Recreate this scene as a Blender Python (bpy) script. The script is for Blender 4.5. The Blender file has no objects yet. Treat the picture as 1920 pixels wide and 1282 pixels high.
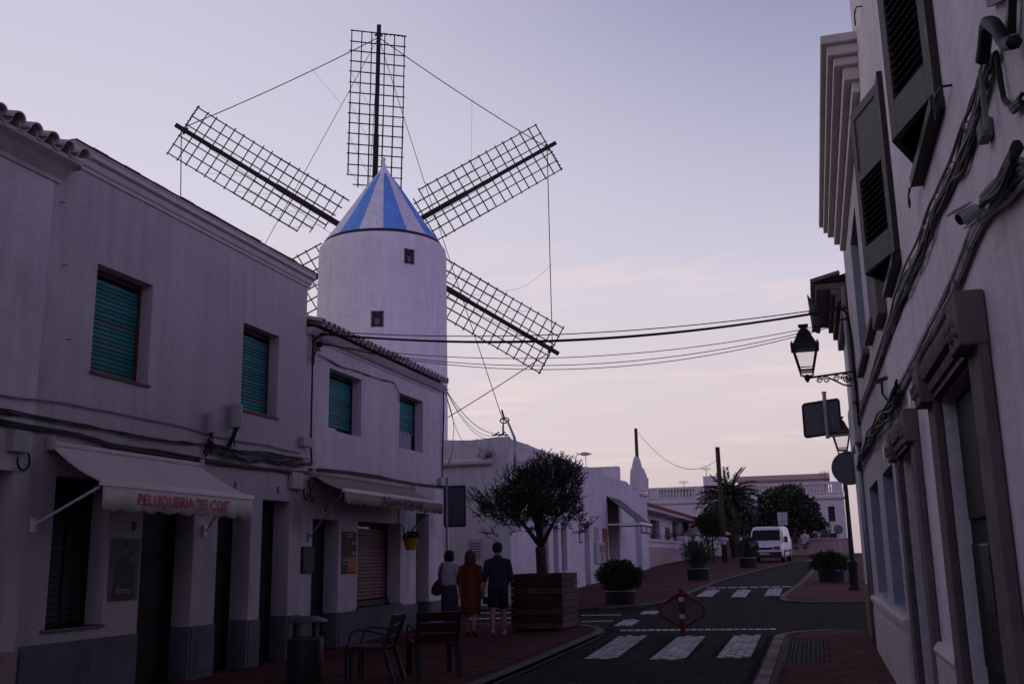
import bpy, bmesh, math, random
from mathutils import Vector, Matrix, noise
random.seed(7)
RAD = math.radians
SC = bpy.context.scene
COL = SC.collection

# ---------------------------------------------------------------- camera
F_PX, CX, CY, EYE = 1870.0, 960.0, 641.0, 1.55
_yc = Vector((1531 - CX, -(1038 - CY), -F_PX)).normalized()      # street direction seen from the camera
_zc = Vector((801 - CX, CY + 7976, -F_PX))                       # up
_zc = (_zc - _yc * _zc.dot(_yc)).normalized()
_xc = _yc.cross(_zc)
RM = Matrix((_xc, _yc, _zc))
cam = bpy.data.cameras.new('camera'); camo = bpy.data.objects.new('camera', cam); COL.objects.link(camo)
camo.matrix_world = Matrix.Translation((0, 0, EYE)) @ RM.to_4x4()
cam.sensor_width = 36; cam.lens = F_PX / 1920 * 36; cam.clip_start = .05; cam.clip_end = 3000
SC.camera = camo

# ---------------------------------------------------------------- sky, sun, exposure
SUN_AZ = Vector((-.93, .36, 0)).normalized()     # where the sun has just set: behind the left hand houses
w = bpy.data.worlds.new('World'); SC.world = w; w.use_nodes = True
nt = w.node_tree; N = nt.nodes; L = nt.links
bg = N['Background']
def nd(t, **k):
    n = N.new(t)
    for a, b in k.items(): setattr(n, a, b)
    return n
def math_n(op, a, b=None, clamp=False):
    n = nd('ShaderNodeMath', operation=op, use_clamp=clamp)
    for i, v in enumerate((a, b)):
        if v is None: continue
        if isinstance(v, (int, float)): n.inputs[i].default_value = v
        else: L.new(v, n.inputs[i])
    return n.outputs[0]
def ramp_n(fac, stops):
    r = nd('ShaderNodeValToRGB'); e = r.color_ramp.elements
    while len(e) < len(stops): e.new(.5)
    for i, (p, c) in enumerate(stops):
        e[i].position = p; e[i].color = (*c, 1) if len(c) == 3 else c
    L.new(fac, r.inputs[0]); return r.outputs[0]
tc = nd('ShaderNodeTexCoord'); vec = tc.outputs['Generated']
sep = nd('ShaderNodeSeparateXYZ'); L.new(vec, sep.inputs[0])
dot = nd('ShaderNodeVectorMath', operation='DOT_PRODUCT'); L.new(vec, dot.inputs[0]); dot.inputs[1].default_value = SUN_AZ
tt = math_n('MULTIPLY_ADD', dot.outputs['Value'], .5); nt.nodes[-1].inputs[2].default_value = .5
zz = sep.outputs['Z']
west = ramp_n(zz, [(0, (.60, .48, .50)), (.10, (.73, .63, .66)), (.20, (.71, .64, .70)), (.35, (.665, .635, .75)), (.5, (.585, .56, .70)), (.7, (.56, .46, .72)), (.85, (.22, .18, .32)), (1, (.045, .04, .075))])
north = ramp_n(zz, [(0, (.54, .42, .45)), (.08, (.64, .53, .55)), (.16, (.71, .61, .645)), (.26, (.63, .595, .71)), (.38, (.455, .45, .605)), (.5, (.295, .30, .475)), (.7, (.13, .135, .26)), (.85, (.05, .05, .10)), (1, (.035, .035, .07))])
east = ramp_n(zz, [(0, (.64, .53, 1.0)), (.24, (.68, .56, 1.0)), (.34, (.58, .48, 1.0)), (.46, (.20, .17, .39)), (.60, (.08, .07, .16)), (.78, (.04, .04, .08)), (1, (.03, .03, .06))])
def mix_n(f, a, b, bt='MIX'):
    m = nd('ShaderNodeMix', data_type='RGBA', blend_type=bt)
    if isinstance(f, (int, float)): m.inputs[0].default_value = f
    else: L.new(f, m.inputs[0])
    for i, v in ((6, a), (7, b)):
        if isinstance(v, tuple): m.inputs[i].default_value = (*v, 1)
        else: L.new(v, m.inputs[i])
    return m.outputs[2]
def step_n(v, a, b):
    m = nd('ShaderNodeMapRange', interpolation_type='SMOOTHSTEP'); L.new(v, m.inputs[0])
    m.inputs[1].default_value = a; m.inputs[2].default_value = b; return m.outputs[0]
sky = mix_n(step_n(tt, .12, .62), east, north)
sky = mix_n(step_n(tt, .60, .90), sky, west)
# thin pink cloud streaks low over the horizon
den = math_n('ADD', zz, .12)
px = math_n('DIVIDE', sep.outputs['X'], den); py = math_n('DIVIDE', sep.outputs['Y'], den)
cmb = nd('ShaderNodeCombineXYZ'); L.new(math_n('MULTIPLY', px, .9), cmb.inputs[0]); L.new(math_n('MULTIPLY', py, 2.6), cmb.inputs[1])
cl = nd('ShaderNodeTexNoise'); cl.inputs['Scale'].default_value = 1.1; cl.inputs['Detail'].default_value = 7; cl.inputs['Roughness'].default_value = .62
cl.inputs['Distortion'].default_value = .5
L.new(cmb.outputs[0], cl.inputs['Vector'])
cmask = math_n('MULTIPLY', step_n(cl.outputs[0], .50, .70), math_n('MULTIPLY', step_n(zz, .06, .12), math_n('SUBTRACT', 1, step_n(zz, .2, .38))))
sky = mix_n(math_n('MULTIPLY', cmask, .55), sky, (.93, .72, .69))
nish = nd('ShaderNodeTexSky', sky_type='NISHITA', sun_disc=False, sun_elevation=RAD(-1.5), sun_rotation=math.atan2(SUN_AZ.x, SUN_AZ.y))
sky = mix_n(.03, sky, nish.outputs[0], 'ADD')
L.new(sky, bg.inputs[0]); bg.inputs[1].default_value = 1.0

sun = bpy.data.lights.new('sun', 'SUN'); sun.energy = .10; sun.angle = RAD(20); sun.color = (1, .72, .72)
suno = bpy.data.objects.new('sun', sun); COL.objects.link(suno)
suno.rotation_euler = (-(SUN_AZ + Vector((0, 0, .07)))).to_track_quat('-Z', 'Y').to_euler()
SC.view_settings.view_transform = 'Standard'; SC.view_settings.look = 'None'
SC.view_settings.exposure = 0.0; SC.view_settings.gamma = 1

# ---------------------------------------------------------------- geometry helpers
def ray(px, py): return RM @ Vector((px - CX, CY - py, -F_PX))
CAM = Vector((0, 0, EYE))
def PX(px, py, x): d = ray(px, py); return CAM + d * (x / d.x)
def PY(px, py, y): d = ray(px, py); return CAM + d * (y / d.y)
GP = [(-60, -.5), (0, -.12), (10, -.03), (15, 0), (20, .07), (30, .33), (58, 1.1), (75, 1.4), (95, 1.55), (600, 1.7)]
def g(y):
    for (a, za), (b, zb) in zip(GP, GP[1:]):
        if y <= b: return za + (zb - za) * max(0, (y - a)) / (b - a)
    return GP[-1][1]
def G(px, py):
    d = ray(px, py); t = 1.0
    lo, hi = 2.0, 400.0
    for i in range(60):
        m = (lo + hi) / 2; p = CAM + d * (m / d.y)
        if p.z > g(p.y): lo = m
        else: hi = m
    return p

ORG = {}
def org(o): return ORG.get(o.name, Vector((0, 0, 0))) if o else Vector((0, 0, 0))
def tag(o, label=None, cat=None, group=None, kind=None):
    if label: o['label'] = label
    if cat: o['category'] = cat
    if group: o['group'] = group
    if kind: o['kind'] = kind
    return o
def thing(name, label, cat, loc=(0, 0, 0), group=None):
    o = bpy.data.objects.new(name, None); COL.objects.link(o); o.empty_display_size = .2
    o.location = loc; ORG[o.name] = Vector(loc); return tag(o, label, cat, group)
class MB:
    def __init__(s): s.v = []; s.f = []; s.m = []
    def add(s, vs, fs, m=0):
        b = len(s.v); s.v += [Vector(p) for p in vs]
        for f in fs: s.f.append([b + i for i in f]); s.m.append(m)
        return s
    def quad(s, a, b, c, d, m=0): return s.add([a, b, c, d], [(0, 1, 2, 3)], m)
    def box(s, x0, x1, y0, y1, z0, z1, m=0):
        return s.add([(x0, y0, z0), (x1, y0, z0), (x1, y1, z0), (x0, y1, z0), (x0, y0, z1), (x1, y0, z1), (x1, y1, z1), (x0, y1, z1)],
                     [(0, 3, 2, 1), (4, 5, 6, 7), (0, 1, 5, 4), (1, 2, 6, 5), (2, 3, 7, 6), (3, 0, 4, 7)], m)
    def obox(s, c, ax, ay, az, m=0):   # half-axes vectors
        c = Vector(c); P = []
        for k in (-1, 1):
            for i, j in ((-1, -1), (1, -1), (1, 1), (-1, 1)): P.append(c + ax * i + ay * j + az * k)
        return s.add(P, [(0, 3, 2, 1), (4, 5, 6, 7), (0, 1, 5, 4), (1, 2, 6, 5), (2, 3, 7, 6), (3, 0, 4, 7)], m)
    def bar(s, a, b, wx, wy=None, up=Vector((0, 0, 1)), m=0):
        a = Vector(a); b = Vector(b); d = b - a; l = d.length
        if l < 1e-6: return s
        d /= l; sx = d.cross(up)
        if sx.length < 1e-3: sx = d.cross(Vector((1, 0, 0)))
        sx.normalize(); sy = sx.cross(d)
        return s.obox((a + b) / 2, sx * wx, sy * (wy or wx), d * (l / 2), m)
    def tube(s, pts, r, n=6, m=0, caps=True):
        pts = [Vector(p) for p in pts]; k = len(pts); rs = r if isinstance(r, (list, tuple)) else [r] * k
        up = None; b = len(s.v)
        for i, p in enumerate(pts):
            t = (pts[min(i + 1, k - 1)] - pts[max(i - 1, 0)])
            if t.length < 1e-9: t = Vector((0, 0, 1))
            t.normalize()
            if up is None:
                up = Vector((0, 0, 1)) if abs(t.z) < .9 else Vector((1, 0, 0))
            sx = t.cross(up)
            if sx.length < 1e-4: sx = t.cross(Vector((0, 1, 0)))
            sx.normalize(); up = sx.cross(t).normalized()
            for j in range(n):
                a = 2 * math.pi * j / n; s.v.append(p + (sx * math.cos(a) + up * math.sin(a)) * rs[i])
        for i in range(k - 1):
            for j in range(n):
                s.f.append([b + i * n + j, b + i * n + (j + 1) % n, b + (i + 1) * n + (j + 1) % n, b + (i + 1) * n + j]); s.m.append(m)
        if caps:
            s.f.append([b + j for j in range(n)][::-1]); s.m.append(m)
            s.f.append([b + (k - 1) * n + j for j in range(n)]); s.m.append(m)
        return s
    def lathe(s, prof, n=24, c=(0, 0, 0), m=0, wob=0, sq=1):
        b = len(s.v); c = Vector(c)
        for r, z in prof:
            for j in range(n):
                a = 2 * math.pi * j / n
                q = r * (1 + wob * noise.noise(Vector((math.cos(a) * 2, math.sin(a) * 2, z * .8)))) if wob else r
                s.v.append(c + Vector((q * math.cos(a), q * math.sin(a) * sq, z)))
        for i in range(len(prof) - 1):
            for j in range(n):
                s.f.append([b + i * n + j, b + i * n + (j + 1) % n, b + (i + 1) * n + (j + 1) % n, b + (i + 1) * n + j]); s.m.append(m)
        s.f.append([b + j for j in range(n)][::-1]); s.m.append(m)
        e = b + (len(prof) - 1) * n; s.f.append([e + j for j in range(n)]); s.m.append(m)
        return s
    def loft(s, rings, n=12, m=0):     # rings: (center, rx, ry[, rotz])
        b = len(s.v)
        for r in rings:
            c = Vector(r[0]); rz = r[3] if len(r) > 3 else 0
            for j in range(n):
                a = 2 * math.pi * j / n; x = r[1] * math.cos(a); y = r[2] * math.sin(a)
                s.v.append(c + Vector((x * math.cos(rz) - y * math.sin(rz), x * math.sin(rz) + y * math.cos(rz), 0)))
        for i in range(len(rings) - 1):
            for j in range(n):
                s.f.append([b + i * n + j, b + i * n + (j + 1) % n, b + (i + 1) * n + (j + 1) % n, b + (i + 1) * n + j]); s.m.append(m)
        s.f.append([b + j for j in range(n)][::-1]); s.m.append(m)
        e = b + (len(rings) - 1) * n; s.f.append([e + j for j in range(n)]); s.m.append(m)
        return s
    def extr(s, prof, a, b, axis='y', m=0):   # closed profile extruded; axis y: prof=(x,z); axis x: prof=(y,z); axis z: prof=(x,y)
        mk = {'y': lambda p, t: (p[0], t, p[1]), 'x': lambda p, t: (t, p[0], p[1]), 'z': lambda p, t: (p[0], p[1], t)}[axis]
        n = len(prof); vs = [mk(p, a) for p in prof] + [mk(p, b) for p in prof]
        fs = [(i, (i + 1) % n, n + (i + 1) % n, n + i) for i in range(n)] + [tuple(range(n))[::-1], tuple(range(n, 2 * n))]
        return s.add(vs, fs, m)
    def mesh(s, name, mats, o=Vector((0, 0, 0)), smooth=False):
        me = bpy.data.meshes.new(name); me.from_pydata([tuple(p - o) for p in s.v], [], s.f)
        for k in (mats if isinstance(mats, (list, tuple)) else [mats]): me.materials.append(k)
        me.polygons.foreach_set('material_index', s.m)
        if smooth: me.polygons.foreach_set('use_smooth', [True] * len(s.f))
        bm = bmesh.new(); bm.from_mesh(me); bmesh.ops.recalc_face_normals(bm, faces=bm.faces); bm.to_mesh(me); bm.free()
        return me
    def build(s, name, mats, parent=None, smooth=False, bevel=0, angle=None, raw=False, fixn=True):
        o_ = org(parent)
        me = s.mesh(name, mats, o_, smooth)
        if smooth and angle:
            me.set_sharp_from_angle(angle=RAD(angle))
        ob = bpy.data.objects.new(name, me); COL.objects.link(ob)
        if parent: ob.parent = parent; ORG[ob.name] = o_
        if bevel:
            bv = ob.modifiers.new('bevel', 'BEVEL'); bv.width = bevel; bv.segments = 2; bv.limit_method = 'ANGLE'; bv.angle_limit = RAD(40)
        return ob
def place(me, name, parent, loc=(0, 0, 0), rot=None, scale=None):   # a shared mesh as a part
    ob = bpy.data.objects.new(name, me); COL.objects.link(ob)
    if parent: ob.parent = parent
    ob.location = Vector(loc) - org(parent)
    if rot: ob.rotation_euler = rot
    if scale: ob.scale = scale
    return ob
def struct(o): return tag(o, kind='structure')
def text_part(txt, name, mat_, parent, origin, xdir, zdir, size, extrude=.002, shear=0, bold=0, align='LEFT'):
    cu = bpy.data.curves.new('txt', 'FONT'); cu.body = txt; cu.size = size; cu.extrude = extrude; cu.shear = shear; cu.offset = bold
    cu.align_x = align; cu.resolution_u = 3
    t = bpy.data.objects.new('txt', cu); COL.objects.link(t)
    dg = bpy.context.evaluated_depsgraph_get(); me = bpy.data.meshes.new_from_object(t.evaluated_get(dg)); bpy.data.objects.remove(t)
    xd = Vector(xdir); zd = Vector(zdir).normalized(); yd = zd.cross(xd.normalized())
    M = Matrix((xd, zd, -yd)).transposed().to_4x4(); M.translation = Vector(origin) - org(parent)
    me.transform(M); me.materials.clear(); me.materials.append(mat_); me.name = name
    ob = bpy.data.objects.new(name, me); COL.objects.link(ob); ob.parent = parent; ORG[ob.name] = org(parent)
    return ob

# ---------------------------------------------------------------- materials
def mat(name, col, rough=.85, var=.12, ns=2.5, bump=0., bs=60., metal=0., spec=.3, big=0., bigs=.5, objvar=0., island=0., bmap=None, alpha=None, streak=0., stain=0., crack=0., worn=None):
    m = bpy.data.materials.new(name); m.use_nodes = True; t = m.node_tree; n = t.nodes; l = t.links
    p = n['Principled BSDF']; p.inputs['Roughness'].default_value = rough; p.inputs['Metallic'].default_value = metal
    p.inputs['Specular IOR Level'].default_value = spec
    co = n.new('ShaderNodeTexCoord'); out = None
    def mul(fac_socket, lo, hi, prev):
        mr = n.new('ShaderNodeMapRange'); l.new(fac_socket, mr.inputs[0]); mr.inputs[1].default_value = .25; mr.inputs[2].default_value = .75
        mr.inputs[3].default_value = lo; mr.inputs[4].default_value = hi
        mx = n.new('ShaderNodeMix'); mx.data_type = 'RGBA'; mx.blend_type = 'MULTIPLY'; mx.inputs[0].default_value = 1
        if prev is None: mx.inputs[6].default_value = (*col, 1)
        else: l.new(prev, mx.inputs[6])
        l.new(mr.outputs[0], mx.inputs[7]); return mx.outputs[2]
    if var:
        a = n.new('ShaderNodeTexNoise'); a.inputs['Scale'].default_value = ns; a.inputs['Detail'].default_value = 6; l.new(co.outputs['Object'], a.inputs['Vector'])
        out = mul(a.outputs[0], 1 - var, 1 + var, out)
    if big:
        a = n.new('ShaderNodeTexNoise'); a.inputs['Scale'].default_value = bigs; a.inputs['Detail'].default_value = 4; l.new(co.outputs['Object'], a.inputs['Vector'])
        out = mul(a.outputs[0], 1 - big, 1 + big * .5, out)
    if streak:
        mp = n.new('ShaderNodeMapping'); mp.inputs['Scale'].default_value = (3, 3, .18); l.new(co.outputs['Object'], mp.inputs[0])
        a = n.new('ShaderNodeTexNoise'); a.inputs['Scale'].default_value = 2; a.inputs['Detail'].default_value = 5; l.new(mp.outputs[0], a.inputs['Vector'])
        out = mul(a.outputs[0], 1 - streak, 1 + streak * .4, out)
    def dark(fac, amt, prev):
        mr = n.new('ShaderNodeMapRange'); mr.interpolation_type = 'SMOOTHSTEP'; l.new(fac[0], mr.inputs[0]); mr.inputs[1].default_value = fac[1]; mr.inputs[2].default_value = fac[2]
        mr.inputs[3].default_value = 0; mr.inputs[4].default_value = amt
        mx = n.new('ShaderNodeMix'); mx.data_type = 'RGBA'; mx.blend_type = 'MULTIPLY'; l.new(mr.outputs[0], mx.inputs[0])
        if prev is None: mx.inputs[6].default_value = (*col, 1)
        else: l.new(prev, mx.inputs[6])
        mx.inputs[7].default_value = (.40, .33, .30, 1) if worn is None else (*worn, 1); return mx.outputs[2]
    if stain:      # patches of damp and old repairs, with ragged edges
        mp = n.new('ShaderNodeMapping'); mp.inputs['Scale'].default_value = (1, 1, .55); l.new(co.outputs['Object'], mp.inputs[0])
        a = n.new('ShaderNodeTexNoise'); a.inputs['Scale'].default_value = 1.1 if worn is None else 7; a.inputs['Detail'].default_value = 9; a.inputs['Roughness'].default_value = .65; l.new(mp.outputs[0], a.inputs['Vector'])
        out = dark((a.outputs[0], .54, .72), stain, out)
    if crack:
        nz = n.new('ShaderNodeTexNoise'); nz.inputs['Scale'].default_value = 2.2; nz.inputs['Detail'].default_value = 5; l.new(co.outputs['Object'], nz.inputs['Vector'])
        va = n.new('ShaderNodeVectorMath'); va.operation = 'MULTIPLY_ADD'; l.new(nz.outputs['Color'], va.inputs[0]); va.inputs[1].default_value = (.5, .5, .5); l.new(co.outputs['Object'], va.inputs[2])
        vo = n.new('ShaderNodeTexVoronoi'); vo.feature = 'DISTANCE_TO_EDGE'; vo.inputs['Scale'].default_value = .55; l.new(va.outputs[0], vo.inputs['Vector'])
        out = dark((vo.outputs['Distance'], .010, .002), crack, out)
    if objvar:
        a = n.new('ShaderNodeObjectInfo'); out = mul(a.outputs['Random'], 1 - objvar, 1 + objvar, out)
    if island:
        a = n.new('ShaderNodeNewGeometry'); out = mul(a.outputs['Random Per Island'], 1 - island, 1 + island, out)
    if out: l.new(out, p.inputs['Base Color'])
    else: p.inputs['Base Color'].default_value = (*col, 1)
    if bump:
        a = n.new('ShaderNodeTexNoise'); a.inputs['Scale'].default_value = bs; a.inputs['Detail'].default_value = 4
        if bmap:
            mp = n.new('ShaderNodeMapping'); mp.inputs['Scale'].default_value = bmap; l.new(co.outputs['Object'], mp.inputs[0]); l.new(mp.outputs[0], a.inputs['Vector'])
        else: l.new(co.outputs['Object'], a.inputs['Vector'])
        b = n.new('ShaderNodeBump'); b.inputs['Strength'].default_value = bump; b.inputs['Distance'].default_value = .02; l.new(a.outputs[0], b.inputs['Height'])
        l.new(b.outputs[0], p.inputs['Normal'])
    if alpha is not None: p.inputs['Alpha'].default_value = alpha
    return m
M = {}
M['white'] = mat('whitewash', (.61, .58, .605), .9, .07, 4, .45, 12, big=.16, bigs=.5, streak=.14, stain=.30)
M['stucco'] = mat('rough_stucco', (.55, .515, .535), .95, .12, 30, .9, 38, big=.18, bigs=.45, streak=.16, stain=.34)
M['oldwhite'] = mat('old_limewash', (.61, .59, .61), .9, .07, 3, .8, 9, big=.16, bigs=.6, streak=.14, stain=.34)
M['tower'] = mat('tower_limewash', (.78, .755, .775), .9, .06, 3, .9, 2.2, big=.08, bigs=.35, bmap=(1, 1, 6), stain=.26, streak=.12)
M['plinth'] = mat('grey_plinth', (.13, .135, .155), .85, .22, 2.5, .3, 30, big=.2, bigs=1.)
M['redframe'] = mat('red_brown_frame', (.10, .028, .025), .6, .1)
M['shutter'] = mat('green_roller_slat', (.016, .19, .185), .55, .06, 6, objvar=.20, streak=.2)
M['slatgrey'] = mat('replaced_grey_slat', (.085, .15, .15), .6, .08, 6)
M['dkgap'] = mat('dark_backing', (.012, .012, .014), .9, 0)
M['door'] = mat('dark_door_wood', (.009, .0075, .008), .7, .25, 6)
M['cable'] = mat('black_cable', (.012, .011, .013), .6, .1)
M['gcable'] = mat('grey_painted_cable', (.20, .185, .19), .8, .25, 8)
M['pcable'] = mat('whitewashed_cable', (.48, .46, .47), .85, .2, 8)
M['box'] = mat('pale_plastic', (.36, .36, .37), .6, .1)
M['awning'] = mat('cream_canvas', (.62, .57, .54), .9, .08, 5, .15, 90)
M['awning2'] = mat('beige_canvas', (.30, .245, .22), .9, .10, 5, .15, 90)
M['alu'] = mat('white_aluminium', (.75, .75, .77), .35, .04)
M['red'] = mat('red_paint', (.17, .020, .022), .75, .12)
M['letred'] = mat('red_lettering', (.46, .030, .045), .7, .08)
M['rwall'] = mat('right_limewash', (.74, .70, .73), .9, .07, 3, .8, 9, big=.16, bigs=.6, streak=.16, stain=.34)
M['blackp'] = mat('black_paint', (.02, .02, .024), .55, .1)
M['navy'] = mat('navy_enamel', (.03, .035, .10), .4, .05)
M['tile'] = mat('clay_roof_tile', (.30, .085, .06), .85, .25, 7, .4, 40, objvar=.25)
M['tileW'] = mat('whitewashed_tile', (.52, .47, .48), .9, .15, 7, .3, 40, objvar=.1)
M['coping'] = mat('weathered_red_coping', (.14, .07, .065), .9, .3, 6, .4, 30)
M['stone'] = mat('moulding_plaster', (.62, .57, .56), .9, .10, 6, .3, 30, big=.12)
M['brstone'] = mat('brown_sandstone', (.155, .13, .13), .9, .2, 6, .5, 30, big=.2, bigs=2)
M['pave'] = mat('red_paver', (.105, .042, .042), .95, .2, 1.5, .3, 60, spec=.1, stain=.5, big=.3, bigs=.6, island=.18)
M['paveb'] = mat('red_paving_bed', (.045, .020, .020), .9, .2, 2)
M['road'] = mat('grey_block_paver', (.024, .021, .024), .95, .2, 2, .3, 60, spec=.08, stain=.5, big=.3, bigs=.5, island=.22)
M['roadb'] = mat('road_joint_sand', (.018, .016, .018), .9, .2, 3)
M['kerb'] = mat('kerb_stone', (.085, .076, .076), .85, .15, 6, .3, 40, objvar=.18)
M['paint'] = mat('road_paint', (.52, .48, .49), .8, .22, 9, big=.25, bigs=3, island=.16, stain=.85, worn=(.16, .15, .16))
M['tact'] = mat('tactile_tile', (.024, .023, .026), .9, .15)
M['kerbp'] = mat('pale_kerb_stone', (.15, .13, .13), .85, .25, 6, .3, 40, objvar=.3)
M['wood'] = mat('planter_plank', (.075, .042, .032), .85, .35, 5, .4, 25, objvar=.38)
M['benchw'] = mat('bench_slat', (.045, .021, .012), .6, .2, 8, objvar=.12)
M['steel'] = mat('dark_steel', (.022, .023, .028), .6, .1, metal=.2)
M['galv'] = mat('galvanised_steel', (.30, .31, .34), .45, .1, metal=.6)
M['signback'] = mat('sign_back_grey', (.10, .105, .13), .5, .1, metal=.4)
M['pot'] = mat('anthracite_planter', (.013, .014, .018), .8, .1)
M['leaf'] = mat('olive_leaf', (.045, .055, .035), .7, .2, island=.4)
M['bark'] = mat('grey_bark', (.05, .042, .036), .9, .3, 9, .6, 30)
M['bush'] = mat('box_leaf', (.028, .05, .022), .7, .2, island=.4)
M['oleander'] = mat('oleander_leaf', (.045, .06, .035), .7, .2, island=.4)
M['palm'] = mat('palm_leaf', (.04, .05, .03), .7, .2, island=.3)
M['palmt'] = mat('palm_trunk', (.055, .036, .026), .9, .3, 6, .6, 12)
M['iron'] = mat('cast_iron_black', (.014, .014, .017), .5, .1)
M['blue'] = mat('cap_blue', (.15, .39, .88), .7, .12, 3, .3, 20, big=.18, streak=.16)
M['capw'] = mat('cap_white', (.82, .81, .85), .8, .10, 3, .4, 20, big=.1, stain=.3, streak=.12)
M['sailw'] = mat('tarred_spar', (.030, .020, .020), .8, .2)
M['rope'] = mat('rigging_rope', (.05, .030, .042), .9, .1)
M['pink'] = mat('pink_render', (.40, .30, .29), .9, .1, 4, .3, 30, big=.1)
M['skin'] = mat('skin', (.36, .19, .14), .6, .05)
M['hair'] = mat('dark_hair', (.014, .010, .009), .6, .3, 40)
M['hairr'] = mat('auburn_hair', (.09, .035, .02), .6, .35, 40)
M['orange'] = mat('rust_orange_dress', (.135, .037, .016), .85, .12, 6)
M['shirt'] = mat('navy_shirt', (.022, .032, .062), .85, .12, 8)
M['shorts'] = mat('dark_shorts', (.018, .018, .024), .9, .1)
M['whitec'] = mat('white_cotton', (.40, .40, .44), .9, .06)
M['skirt'] = mat('patterned_navy_skirt', (.050, .055, .085), .9, .55, 28)
M['leather'] = mat('brown_leather', (.055, .022, .018), .6, .2)
M['shoe'] = mat('pale_shoe', (.34, .33, .34), .7, .1)
M['dshoe'] = mat('dark_shoe', (.02, .017, .017), .6, .1)
M['vanp'] = mat('van_white_paint', (.66, .66, .70), .3, .03, spec=.5)
M['vglass'] = mat('dark_glass', (.012, .014, .018), .08, 0, spec=.6)
M['rubber'] = mat('black_rubber', (.012, .012, .013), .8, .1)
M['plast'] = mat('black_plastic', (.020, .020, .024), .55, .1)
M['yellow'] = mat('yellow_pot', (.45, .24, .02), .6, .1)
M['ocre'] = mat('ochre_door', (.20, .09, .04), .7, .15)
M['paper'] = mat('poster_paper', (.09, .09, .125), .6, .1)
M['chalk'] = mat('black_poster', (.015, .015, .018), .6, .1)
M['ink'] = mat('pale_print', (.35, .35, .40), .7, .1)
M['flesh'] = mat('printed_face', (.16, .09, .08), .6, .1)
M['ocr'] = mat('orange_print', (.48, .10, .012), .6, .35, 18)
M['roll'] = mat('pinkish_roller_shutter', (.26, .165, .15), .7, .08, objvar=.05)
M['gawn'] = mat('grey_green_canvas', (.10, .115, .11), .9, .1)
M['blueg'] = mat('blue_grey_reveal', (.30, .33, .42), .8, .08, 4)
M['greyd'] = mat('pale_grey_door', (.40, .42, .47), .7, .06)
M['shutdk'] = mat('brown_black_shutter', (.03, .025, .027), .6, .15, 8)
M['shutgr'] = mat('grey_painted_shutter', (.075, .066, .07), .6, .15, 8)
M['glass'] = bpy.data.materials.new('lantern_glass'); M['glass'].use_nodes = True
_t = M['glass'].node_tree; _p = _t.nodes['Principled BSDF']; _p.inputs['Base Color'].default_value = (.9, .9, .95, 1); _p.inputs['Roughness'].default_value = .05; _p.inputs['Alpha'].default_value = .12
# ================================================================ GROUND
YS = [-60, -20, -8, 0, 5, 10, 12.5, 15, 17.5, 20, 22.5, 25, 27.5, 30, 34, 38, 42, 46, 50, 54, 58, 62, 66, 70, 75, 85, 95, 150, 300, 600]
gm = MB()
for a, b in zip(YS, YS[1:]):
    gm.quad((-500, a, g(a) - .012), (500, a, g(a) - .012), (500, b, g(b) - .012), (-500, b, g(b) - .012))
road = struct(gm.build('road', M['roadb']))
def lerp(tab, y):
    if y <= tab[0][0]: return tab[0][1]
    for (a, u), (b, v) in zip(tab, tab[1:]):
        if y <= b: return u + (v - u) * (y - a) / (b - a)
    return tab[-1][1]
def arc_end(y, y0, r, x, sg):     # rounded corner of radius r that starts at y0
    t = min(1, max(0, (y - y0) / r)); return x + sg * r * (1 - math.sqrt(max(0, 1 - t * t)))
KZ = .03
def lp_r(y): return arc_end(y, 20.2, 2.2, -4.2, -1) if y > 20.2 else -4.2
def rp_l(y): return arc_end(y, 19.6, 1.3, -.85, 1) if y > 19.6 else -.85
T_R = [(26.3, -6.2), (26.7, -5.2), (27.5, -4.5), (29, -4.1), (31, -3.95), (39.4, -3.58), (49, -2.5), (60, -.9), (75, 1.5), (95, 5)]
F_L = [(28.2, -.2), (28.8, -.9), (29.5, -1.1), (31, -1.1), (37, -.7), (57, .1), (75, 4), (95, 8)]
def pavement(name, fl, fr, y0, y1, st=.25):
    mb = MB(); y = y0; rows = []
    while y < y1 - 1e-6: rows.append(y); y += st if y < 32 else 2
    rows.append(y1)
    for a, b in zip(rows, rows[1:]):
        za, zb = g(a) + KZ - .006, g(b) + KZ - .006
        la, lb, ra, rb = fl(a), fl(b), fr(a), fr(b)
        mb.quad((la, a, za), (ra, a, za), (rb, b, zb), (lb, b, zb))
        mb.quad((ra, a, za), (ra, a, za - .09), (rb, b, zb - .09), (rb, b, zb)); mb.quad((la, a, za), (lb, b, zb), (lb, b, zb - .09), (la, a, za - .09))
    for y in (y0, y1):
        z = g(y) + KZ - .006; mb.quad((fl(y), y, z), (fr(y), y, z), (fr(y), y, z - .09), (fl(y), y, z - .09))
    return struct(mb.build(name, M['paveb']))
lpave = pavement('pavement', lambda y: -60 if y > 22.65 else -9, lp_r, -8, 22.39)
tpave = pavement('pavement', lambda y: -60, lambda y: lerp(T_R, y), 26.3, 95)
rpave = pavement('pavement', rp_l, lambda y: 1.5, -8, 20.89)
fpave = pavement('pavement', lambda y: lerp(F_L, y), lambda y: 30, 28.2, 95)

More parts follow.
